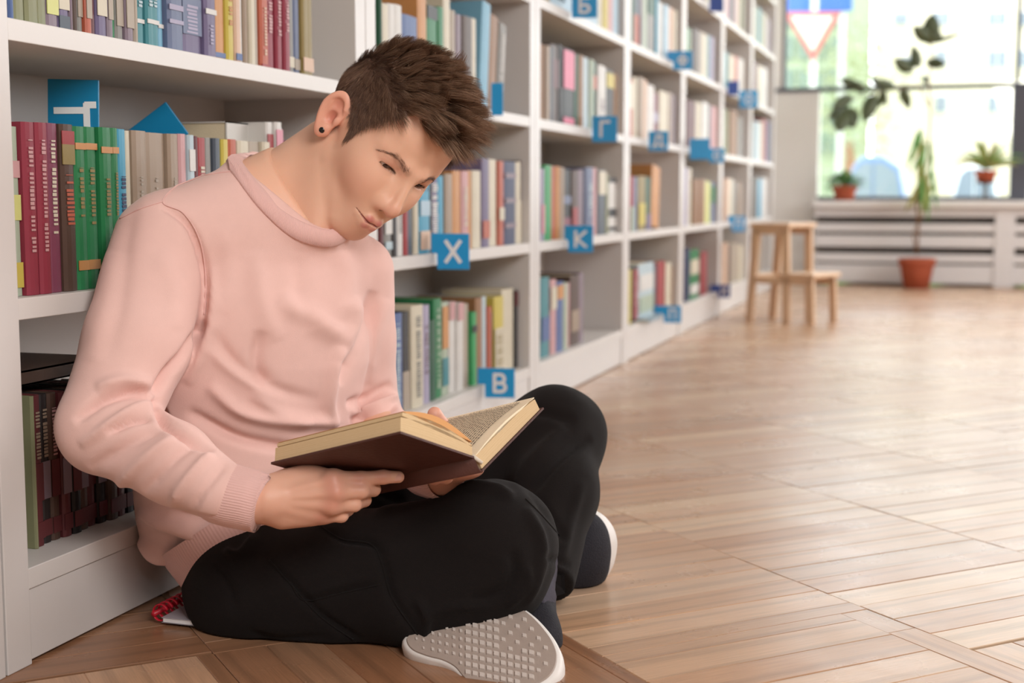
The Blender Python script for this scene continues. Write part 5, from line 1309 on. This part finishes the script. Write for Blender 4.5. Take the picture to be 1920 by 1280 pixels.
# collar: band between two rings, ribs across
def ring_pts(spec, n=160):
    q = catmull(spec + [spec[0]], 80)[:-1]; k = np.linspace(0, len(q), n, endpoint=False).astype(int); return [q[i] for i in k]
neckax = NKB - NKA; neckax /= np.linalg.norm(neckax)
ip, op_ = ring_pts(inner, 800), ring_pts(outer, 800)
V = []; Fc = []; n = len(ip); cc_ = sum(ip) / n
prof_ = [(-.16, -.016), (-.10, -.003), (-.04, .0030), (.06, .0048), (.3, .0052), (.6, .0050), (.92, .0042), (1.0, .0022), (1.04, -.002)]
m_ = len(prof_)
D = np.full((n, m_, 3), np.nan); NN = np.full((n, m_, 3), np.nan); QB = np.zeros((n, m_, 3))
for i in range(n):
    a, b_ = ip[i], op_[i]; d = b_ - a
    for j, (f, hh) in enumerate(prof_):
        q = a + d * f; QB[i, j] = q; dv = q - EYE; dl = np.linalg.norm(dv)
        h_ = bv.ray_cast(Vector(EYE), Vector(tuple(dv)).normalized())
        if h_[0] is None or abs(h_[3] - dl) > .03 or h_[1].dot(Vector(tuple(dv))) > -.1 * dl:
            o_ = q - (cen - nrm * .06); o_ /= np.linalg.norm(o_); h_ = bv.ray_cast(Vector(tuple(q + o_ * .05)), Vector(tuple(-o_)), .09)
        if h_[0] is not None and np.linalg.norm(np.array(h_[0]) - q) < .03: D[i, j] = np.array(h_[0]) - q; NN[i, j] = np.array(h_[1])
def circ_fix(A):
    for j in range(A.shape[1]):
        for c_ in range(3):
            col_ = A[:, j, c_]; okk = ~np.isnan(col_)
            if okk.sum() < 5: col_[:] = 0
            else:
                x_ = np.arange(len(col_)); col_[:] = np.interp(x_, x_[okk], col_[okk], period=len(col_))
            w3 = np.stack([np.roll(col_, k) for k in range(-12, 13, 2)]); col_ = np.median(w3, 0)
            for _ in range(3): col_ = sum(np.roll(col_, k) for k in range(-8, 9)) / 17
            A[:, j, c_] = col_
    return A
D, NN = circ_fix(D), circ_fix(NN)
for i in range(n):
    for j, (f, hh) in enumerate(prof_):
        jj = max(j, 3); rb_ = (.00024 if i % 4 < 2 else -.00024) * (-.03 < f < 1)
        nv = NN[i, jj] / (np.linalg.norm(NN[i, jj]) + 1e-9)
        V.append(QB[i, j] + D[i, jj] + nv * (hh + rb_))
m_ = len(prof_)
for i in range(n):
    for k in range(m_ - 1): Fc.append((i * m_ + k, ((i + 1) % n) * m_ + k, ((i + 1) % n) * m_ + k + 1, i * m_ + k + 1))
adopt(mesh('collar', V, Fc, PINKR, None, True))
# hem band
hc_ = P(462, 985, 2.0); ha = HEMN
lat_ = LATT - ha * (LATT @ ha); lat_ /= np.linalg.norm(lat_); fr_ = np.cross(ha, lat_)
V = []; Fc = []; ribs = 150; seg = ribs * 4
rows_ = [(-.030, 1.0), (-.012, 1.01), (.006, 1.0), (.026, .985), (.040, .975), (.0405, .945), (.02, .94)]
for s_, f in rows_:
    for k in range(seg):
        th = 2 * math.pi * k / seg; q = f * (1 + .0028 * math.cos(th * ribs))
        V.append(hc_ + ha * s_ + lat_ * math.cos(th) * .130 * q + fr_ * math.sin(th) * .106 * q)
for i in range(len(rows_) - 1):
    for k in range(seg):
        k2 = (k + 1) % seg; Fc.append((i * seg + k, i * seg + k2, (i + 1) * seg + k2, (i + 1) * seg + k))
V = [np.array((max(q[0], XF + .002), q[1], max(q[2], .002))) for q in V]
adopt(mesh('hem_band', V, Fc, PINKR, None, True))

# ---- trousers
HEMU = P(1043, 1112, 1.93)
pel = U(ell(P(505, 1070, 2.02), (.12, .13, .092)), cap(P(455, 1000, 2.03), P(560, 960, 2.12), .082, .08), cap(P(478, 1105, 1.94), P(600, 1100, 2.1), .080, .08), k=.05)
rleg = U(cap(P(474, 1100, 1.925), P(640, 1082, 1.90), .082, .078), cap(P(640, 1082, 1.90), P(925, 1008, 1.885), .078, .072), cap(P(930, 1030, 1.875), P(910, 1085, 1.875), .078, .058), cap(P(560, 1140, 1.89), P(760, 1145, 1.885), .056, .042), cap(P(760, 1118, 1.86), P(900, 1095, 1.87), .062, .060), cap(P(790, 1150, 1.835), P(955, 1095, 1.83), .035, .040), cap(P(900, 1090, 1.95), P(900, 1070, 2.15), .055, .05), k=.05)
lleg = U(cap(LHIP, P(860, 900, 2.2), .088, .080), cap(P(860, 905, 2.2), P(1043, 816, 2.2), .080, .0715), cap(P(1043, 816, 2.2), P(1040, 925, 2.10), .0715, .060), cap(P(1040, 925, 2.10), P(1018, 1095, 1.97), .060, .045), k=.04)
hemn2 = np.array(P(1030, 1115, 1.955) - P(1052, 940, 2.09)); hemn2 /= np.linalg.norm(hemn2)
hcut = P(1043, 1098, 1.97)
def trousers(p):
    v = smin(pel(p), rleg(p), .045)
    l = lleg(p); l = smax(l, (p - hcut.astype(np.float32)) @ hemn2.astype(np.float32), .004)
    v = smin(v, l, .022)
    wst = (p - P(445, 985, 2.0).astype(np.float32)) @ (-HEMN).astype(np.float32)
    v = np.maximum(v, wst)
    return np.maximum(v, .0012 - p[..., 2])
Vt, Qt = nets(trousers, (-1.16, 1.36, -.01), (-.38, 2.42, .45), .0048 if not os.environ.get('QUICK') else .007)
Nt = normals(Vt, Qt)
TFS = 1.8
TF = [
 ([(600, 985), (640, 1010), (700, 1020), (720, 1060), (735, 1120), (790, 1195)], 7, -.005),
 ([(505, 1050), (560, 1110), (610, 1160), (680, 1200)], 7, -.004),
 ([(420, 1030), (450, 1040), (480, 1000)], 8, .006), ([(400, 1060), (430, 1100), (440, 1150)], 7, -.004),
 ([(560, 1130), (640, 1110), (710, 1095)], 6, -.003), ([(570, 1120), (640, 1098), (700, 1080)], 8, .003),
 ([(830, 925), (880, 912), (930, 918), (965, 935)], 8, .006), ([(700, 965), (760, 948), (830, 925)], 8, .005),
 ([(985, 950), (1010, 1000), (1015, 1050), (1000, 1100), (985, 1135)], 9, .006),
 ([(960, 1030), (965, 1070), (940, 1110), (880, 1130)], 10, -.006), ([(990, 1060), (985, 1100), (950, 1140)], 7, .004),
 ([(800, 1160), (840, 1140), (920, 1135)], 7, .005), ([(780, 1120), (800, 1160), (790, 1200)], 8, .006),
 ([(460, 1180), (520, 1200), (620, 1195)], 9, -.003),
 ([(1000, 745), (960, 790), (950, 830)], 10, .006), ([(985, 770), (1030, 775), (1080, 790)], 10, -.004), ([(1060, 800), (1010, 850), (960, 910)], 12, .005), ([(1110, 820), (1050, 860), (990, 930)], 9, -.005),
 ([(1000, 930), (1040, 980), (1060, 1020)], 7, -.003), ([(1095, 900), (1070, 980), (1055, 1050)], 9, .003), ([(690, 905), (730, 930), (760, 945)], 9, -.006),
 ([(1010, 1040), (1040, 1052), (1070, 1060)], 5, -.003),
]
disp, pu_ = fold(Vt, Nt, [(a_, b_ * .95, c_ * TFS) for a_, b_, c_ in TF])
nzt = (np.sin(Vt[:, 0] * 33 + Vt[:, 1] * 21) * np.sin(Vt[:, 1] * 47 - Vt[:, 2] * 41)) * .0018
Vt = Vt + Nt * (disp + nzt)[:, None]; Vt = smooth_mesh(Vt, Qt, 1); Vt[:, 2] = np.maximum(Vt[:, 2], .0008); Vt[:, 0] = np.maximum(Vt[:, 0], XF + .003)
tro = adopt(npmesh('trousers', Vt, Qt, BLACK))
bt = bvh_of(Vt, Qt)
for pts in ([(600, 985), (640, 1010), (695, 1020), (715, 1055), (735, 1120), (785, 1192)], [(545, 1090), (570, 1125), (640, 1112), (712, 1096)], [(505, 1050), (545, 1095), (600, 1155), (662, 1198)], [(985, 935), (1010, 960), (1050, 1005)]):
    dr_ = drape(pts, bt, .0004)
    if len(dr_) > 3: adopt(tube('seam', dr_, .0012, BLACK, None, 6))
# loose turned corner of the left hem
hp = [P(1058, 1060, 1.955), P(1060, 1112, 1.935), P(1031, 1121, 1.925), P(1030, 1088, 1.94), P(1008, 1075, 1.95), P(1012, 1040, 1.98)]
V = [q for q in hp] + [q + FW * .004 for q in hp]
k_ = len(hp)
adopt(mesh('hem', V, [tuple(range(k_)), tuple(range(k_, 2 * k_))[::-1]] + [(i, (i + 1) % k_, k_ + (i + 1) % k_, k_ + i) for i in range(k_)], BLACK))

# ---- socks
SOCK = mat('grey_sock', '#4b4750', .9, .2, .6, 700, .1, 40)
adopt(tube('sock', catmull([P(1008, 1050, 1.96), P(1004, 1085, 1.93), P(1000, 1115, 1.895), P(985, 1145, 1.86)], 5), [.030] * 5 + [.029] * 5 + [.033] * 6, SOCK, None, 20))
# ---- near (left) shoe, sole towards the camera
SOLEM = mat('pale_taupe_rubber', '#a5958b', .55, .4, .2, 150, .06, 20)
RIMM = mat('white_midsole_foam', '#e3ddd8', .5, .4, .1, 150, .03, 20)
KNIT = mat('black_knit_upper', '#26242a', .85, .3, .8, 420, .15, 60)
LUG = mat('pale_lug', '#c9bdb5', .5, .4)
shoe = [(985, 1138), (1008, 1156), (1030, 1180), (1047, 1205), (1056, 1232), (1050, 1262), (1028, 1284), (985, 1300), (930, 1303), (890, 1294), (868, 1277), (850, 1256), (825, 1242), (795, 1234), (765, 1222), (752, 1206), (756, 1192), (790, 1172), (830, 1150), (880, 1128), (935, 1118)]
sc_ = np.array((905, 1210.))
SN = np.cross(P(1000, 1200, 1.745) - P(800, 1200, 1.775), P(900, 1130, 1.835) - P(900, 1290, 1.695)); SN /= np.linalg.norm(SN)
if SN @ FW > 0: SN = -SN
SP0 = P(905, 1210, 1.76)
def on_plane(u, v, off=0.0):
    d = P(u, v, 1) - EYE; t = ((SP0 + SN * off - EYE) @ SN) / (d @ SN); return EYE + d * t
sm_ = [np.array(q) for q in catmull([np.array(s) for s in shoe] + [np.array(shoe[0])], 5)[:-1]]
def shoe_ring(shr, off):
    return [on_plane(*(sc_ + (q - sc_) * shr)) + SN * off for q in sm_]
lay = [(.90, 0.0015), (.955, .0010), (.985, -.003), (1.0, -.009), (1.0, -.019), (.985, -.026), (.93, -.028)]
V = []; Fc = []; k_ = len(sm_)
for shr, off in lay: V += shoe_ring(shr, off)
for i in range(len(lay) - 1):
    for j in range(k_): Fc.append((i * k_ + j, i * k_ + (j + 1) % k_, (i + 1) * k_ + (j + 1) % k_, (i + 1) * k_ + j))
Fc.append(tuple(range(k_))[::-1]); Fc.append(tuple((len(lay) - 1) * k_ + j for j in range(k_)))
mid = adopt(mesh('shoe', V, Fc, RIMM, None, True)); mid['label'] = 'left shoe with its pale patterned sole turned to the camera'
V = shoe_ring(.925, .0016) + shoe_ring(.915, .0034)
Fc = [(j, (j + 1) % k_, k_ + (j + 1) % k_, k_ + j) for j in range(k_)] + [tuple(k_ + j for j in range(k_)), tuple(range(k_))[::-1]]
mesh('outsole', V, Fc, SOLEM, mid)
# lugs of the outsole
def inside(pt, poly):
    x, y = pt; c = False; n = len(poly)
    for i in range(n):
        x1, y1 = poly[i]; x2, y2 = poly[(i + 1) % n]
        if (y1 > y) != (y2 > y) and x < (x2 - x1) * (y - y1) / (y2 - y1) + x1: c = not c
    return c
inn = [tuple(sc_ + (np.array(q) - sc_) * .84) for q in sm_]
bmL = bmesh.new(); bmW = bmesh.new()
def lug(bm, u, v, du, dv, hgt):
    if not inside((u, v), inn): return
    pts = [(u - du, v - dv), (u + du, v - dv * .6), (u + du, v + dv), (u - du, v + dv * .6)]
    lo_ = [bm.verts.new(on_plane(*q) + SN * .003) for q in pts]; hi_ = [bm.verts.new(on_plane(*(np.array((u, v)) + (np.array(q) - (u, v)) * .82)) + SN * hgt) for q in pts]
    bm.faces.new(hi_); 
    for i in range(4): bm.faces.new((lo_[i], lo_[(i + 1) % 4], hi_[(i + 1) % 4], hi_[i]))
for i in range(-12, 16):
    for j in range(-8, 9):
        u = 905 + i * 13.2; v = 1210 + j * 15.0 + i * 2.6
        if u < 800: lug(bmW, u - 4, v, 2.0, 3.4, .0052)
        elif u < 866: lug(bmW, u, v, 2.8, 4.2, .0055)
        elif u < 940 or (v > 1225 and u < 1000): lug(bmL, u, v, 5.2, 5.8, .0058)
        elif (i + j) % 2 == 0: lug(bmW, u, v, 4.0, 4.6, .0052)
for bm, m_x, nm in ((bmL, LUG, 'tread_blocks'), (bmW, LUG, 'tread_studs')):
    bmesh.ops.recalc_face_normals(bm, faces=bm.faces[:]); me = bpy.data.meshes.new(nm); bm.to_mesh(me); bm.free(); link(nm, me, m_x, mid)['kind'] = 'stuff'
# upper behind the sole
def shoe_up(p):
    q = (p - SP0.astype(np.float32)) @ SN.astype(np.float32)
    b1 = U(cap(P(985, 1205, 1.83), P(900, 1205, 1.84), .043, .042), cap(P(900, 1205, 1.84), P(800, 1200, 1.86), .04, .024), cap(P(990, 1190, 1.83), P(997, 1130, 1.90), .040, .034), k=.03)(p)
    v = smax(b1, q + .018, .01)
    return np.maximum(v, .002 - p[..., 2])
Vu, Qu = nets(shoe_up, np.minimum(P(740, 1310, 1.7), P(1080, 1310, 1.7)) - .06, np.maximum(P(1080, 1060, 1.9), P(740, 1060, 1.95)) + .08, .004)
mesh_up = npmesh('knit_upper', Vu, Qu, KNIT, mid)
mid.location = tuple(-MO)
# ---- far (right) shoe
FS_T = P(1103, 1037, 2.14); FS_H = P(985, 1080, 2.24)
SD = (FS_T - FS_H); SD /= np.linalg.norm(SD)
SO = np.cross(SD, np.array((0, 0, 1.0))); SO /= np.linalg.norm(SO)
dn = P(1112, 1045, 2.18) - P(1085, 1035, 2.10); dn = dn - SD * (dn @ SD); dn /= np.linalg.norm(dn)
def far_up(p):
    v = U(cap(P(1080, 1025, 2.13), P(1070, 1050, 2.15), .050, .052), cap(P(1070, 1050, 2.15), FS_H, .052, .042), cap(P(1086, 1005, 2.14), P(1078, 1055, 2.13), .038, .042), k=.03)(p)
    return np.maximum(v, .002 - p[..., 2])
def far_sole(p):
    v = U(cap(P(1090, 1014, 2.155), P(1088, 1042, 2.15), .050, .047), cap(P(1088, 1027, 2.165), FS_H + FW * .03, .052, .044), k=.03)(p)
    q = (p - (P(1098, 1030, 2.135)).astype(np.float32)) @ (RT * .75 + FW * .66).astype(np.float32)
    v = smax(v, -q, .006)
    return np.maximum(v, .001 - p[..., 2])
lo_, hi_ = np.minimum(P(940, 1180, 2.0), P(1180, 1180, 2.3)) - .08, np.maximum(P(1180, 920, 2.3), P(940, 920, 2.3)) + .06
Vf, Qf = nets(far_up, lo_, hi_, .0035); Vg, Qg = nets(far_sole, lo_, hi_, .0035)
fs = adopt(npmesh('shoe', Vf, Qf, KNIT)); fs['label'] = 'right shoe seen from the toe, black knit with a white rim'
fso = npmesh('midsole', Vg, Qg, RIMM, fs)

# ================================================================ open book in his hands
BB = P(751, 808, 1.58); BA = P(508, 866, 1.70); BC = P(889, 855, 1.685); BE = P(1003, 743, 1.80)
eL = BA - BB
BD = BC + eL
ob = empty('open_book', tuple(BC), label='old open hardcover book with yellowed pages and dark brown cover, held by the man', cat='book')
BO = np.array(BC)
COV = mat('worn_brown_cloth_cover', '#4e2d26', .55, .35, .3, 160, .18, 12)
PGM = bpy.data.materials.new('page_edges'); PGM.use_nodes = True; nt = PGM.node_tree
at2 = nt.nodes.new('ShaderNodeAttribute'); at2.attribute_name = 'sheet'; tx = nt.nodes.new('ShaderNodeTexNoise'); tx.noise_dimensions = '1D'; tx.inputs['Scale'].default_value = 60; tx.inputs['Detail'].default_value = 3
nt.links.new(at2.outputs['Fac'], tx.inputs['W']); crp = nt.nodes.new('ShaderNodeValToRGB'); crp.color_ramp.elements[0].position = .35; crp.color_ramp.elements[0].color = hexc('#b8966a'); crp.color_ramp.elements[1].position = .62; crp.color_ramp.elements[1].color = hexc('#e2c8a0')
nt.links.new(tx.outputs['Fac'], crp.inputs[0]); nt.links.new(crp.outputs[0], nt.nodes['Principled BSDF'].inputs['Base Color']); nt.nodes['Principled BSDF'].inputs['Roughness'].default_value = .9
PAPER = mat('yellowed_paper', '#efdfc2', .9, .2, .1, 300, .04, 30)
INK = mat('printing_ink', '#5c5248', .9)
def slab(name, q, n_, t0, t1, m, parent, inset=0.0, bulge=None, attr=False):
    """quad q (4 points) given thickness along n_"""
    q = [np.array(p_) - BO for p_ in q]; K = 10; V = []; sh = []; Fc = []
    for t in np.linspace(0, 1, 7 if attr else 2):
        for i in range(K + 1):
            for j in range(2):
                f = i / K; a = q[0] * (1 - f) + q[1] * f; b_ = q[3] * (1 - f) + q[2] * f; p_ = a if j == 0 else b_
                th = t0 + (t1 - t0) * t
                if bulge: th += bulge(f) * t
                V.append(p_ + n_ * th); sh.append(t)
    R_ = (K + 1) * 2; nt_ = 7 if attr else 2
    for s_ in range(nt_ - 1):
        for i in range(K):
            for j in range(2):
                a = s_ * R_ + i * 2 + j; Fc.append((a, a + 2, a + R_ + 2, a + R_) if j == 0 else (a, a + R_, a + R_ + 2, a + 2))
        for i in (0, K): a = s_ * R_ + i * 2; Fc.append((a, a + R_, a + R_ + 1, a + 1) if i == 0 else (a, a + 1, a + R_ + 1, a + R_))
    for s_ in (0, nt_ - 1):
        for i in range(K): a = s_ * R_ + i * 2; Fc.append((a, a + 1, a + 3, a + 2) if s_ == 0 else (a, a + 2, a + 3, a + 1))
    o = mesh(name, V, Fc, m, parent)
    if attr: A = o.data.attributes.new('sheet', 'FLOAT', 'POINT'); A.data.foreach_set('value', sh)
    return o
nL = np.cross(BA - BB, BC - BB); nL /= np.linalg.norm(nL)
if nL[2] < 0: nL = -nL
er_ = BE - BC
nR = np.cross(er_, eL); nR /= np.linalg.norm(nR)
if nR @ (-RT) < 0: nR = -nR
slab('cover', [BB, BC, BD, BA], nL, -.0028, 0, COV, ob)
ins = lambda a, b_, f: a + (b_ - a) * f
wl = BB - BC
L0, L1, L2, L3 = BB + (eL) * .015 - wl * .025, BC + eL * .015, BD - eL * .015, BA - eL * .015 - wl * .025
slab('page_block', [L0, L1, L2, L3], nL, .0002, .0185, PGM, ob, attr=True, bulge=lambda f: .006 * math.sin(f * math.pi) ** 1 - .006 * f)
slab('page_block', [L0 + nL * .019 - wl * .02, L1 + nL * .012, L2 + nL * .012, L3 + nL * .019 - wl * .02], nL, .0016, .006, PGM, ob, attr=True, bulge=lambda f: .007 * math.sin(f * math.pi) ** 1 - .003 * f)
tp = [L0 + nL * .0262 - wl * .03, L1 + nL * .019, L2 + nL * .019, L3 + nL * .0262 - wl * .03]
slab('page', tp, nL, .0, .0004, mat('orange_page', '#d39a62', .8), ob, bulge=lambda f: .012 * math.sin(f * math.pi))
# right half
RC = BC + RT * .004 + nR * .002
slab('cover', [RC - er_ * .02, BE + er_ * .04, BE + er_ * .04 + eL, RC - er_ * .02 + eL], nR, -.020 - .0026, -.020, COV, ob)
slab('page_block', [RC + eL * .01, BE + eL * .01, BE + eL * .99, RC + eL * .99], nR, -.0195, -.001, PGM, ob, attr=True, bulge=lambda f: .004 * math.sin(f * math.pi) - .003 * f)
pgR = slab('page', [RC + eL * .01, BE + eL * .01, BE + eL * .99, RC + eL * .99], nR, -.0008, -.0003, PAPER, ob, bulge=lambda f: .0055 * math.sin(f * math.pi) - .002 * f)
# lines of print on the right-hand page
V = []; Fc = []; rt3 = random.Random(9)
for li in range(34):
    f = .10 + li / 33 * .80
    g = .07; 
    while g < .93:
        wl_ = rt3.uniform(.012, .045)
        g2_ = min(g + wl_, .94); cs = []
        for gg, ff in ((g, f - .005), (g2_, f - .005), (g2_, f + .005), (g, f + .005)):
            # text lines run along the page width; f goes down the spine direction
            hgt = .0012 + .0055 * math.sin(gg * math.pi) - .002 * gg
            cs.append(RC + er_ * gg + eL * ff + nR * hgt - BO)
        n0 = len(V); V += cs; Fc.append((n0, n0 + 1, n0 + 2, n0 + 3)); g = g2_ + .012
mesh('printed_text', V, Fc, INK, pgR)
# spine: curved strip joining the boards
V = []; Fc = []; a0 = BC - nL * .0028; a1 = RC - er_ * .02 - nR * .0226
mid_ = (a0 + a1) / 2 - (nL + nR) * .008
cv_ = [(1 - t) ** 2 * a0 + 2 * t * (1 - t) * mid_ + t * t * a1 for t in np.linspace(0, 1, 9)]
for q in cv_: V += [q - BO, q + eL - BO, q - BO + (nL + nR) * .0016, q + eL - BO + (nL + nR) * .0016]
for i in range(8):
    a = i * 4; Fc += [(a, a + 4, a + 5, a + 1), (a + 2, a + 3, a + 7, a + 6), (a, a + 2, a + 6, a + 4), (a + 1, a + 5, a + 7, a + 3)]
mesh('spine', V, Fc, COV, ob, True)
hb_ = tube('headband', [L1 - BO + nL * .002, L1 - BO + RT * .004 - UP * .002, RC - BO - nR * .012 + RT * .002], [.0022, .0028, .0022], mat('worn_white_lining', '#cfc3b4', .8), ob, 8)

# ---- spiral notebook under him
nb0 = on_floor(296, 1166, .004); nb1 = on_floor(356, 1134, .004)
ax_ = nb1 - nb0; ax_[2] = 0; ax_ /= np.linalg.norm(ax_); sx_ = np.array((ax_[1], -ax_[0], 0))
nbk = empty('spiral_notebook', tuple(nb0), math.atan2(ax_[1], ax_[0]), label='white spiral notebook with a red plastic coil half under the man', cat='notebook')
boxes('cover', [(0, .21, -.15, -.006, 0, .001)], mat('grey_card', '#8f8a90', .6), nbk); boxes('page_block', [(0.001, .209, -.149, -.008, .001, .0065)], mat('bright_white_paper', '#efedee', .8), nbk)
boxes('cover', [(0, .21, -.15, -.006, .0067, .0075)], mat('lilac_grey_cover', '#b3adb4', .4), nbk)
RED = mat('red_plastic_coil', '#c41f33', .35, .5)
for i in range(12):
    cx = .006 + i * .0135
    pts = [(cx + .003 * t, .0 + .0115 * math.cos(a), .012 + .0115 * math.sin(a)) for t, a in [(k / 14, -2.6 + k / 14 * 5.4) for k in range(15)]]
    V, Fc = tube_data(pts, .0032, 6, .35); mesh('coil_ring', V, Fc, RED, nbk, True)
tube('coil_spine', [(0.002, .0085, .010), (.165, .0085, .010)], .0038, RED, nbk, 8)
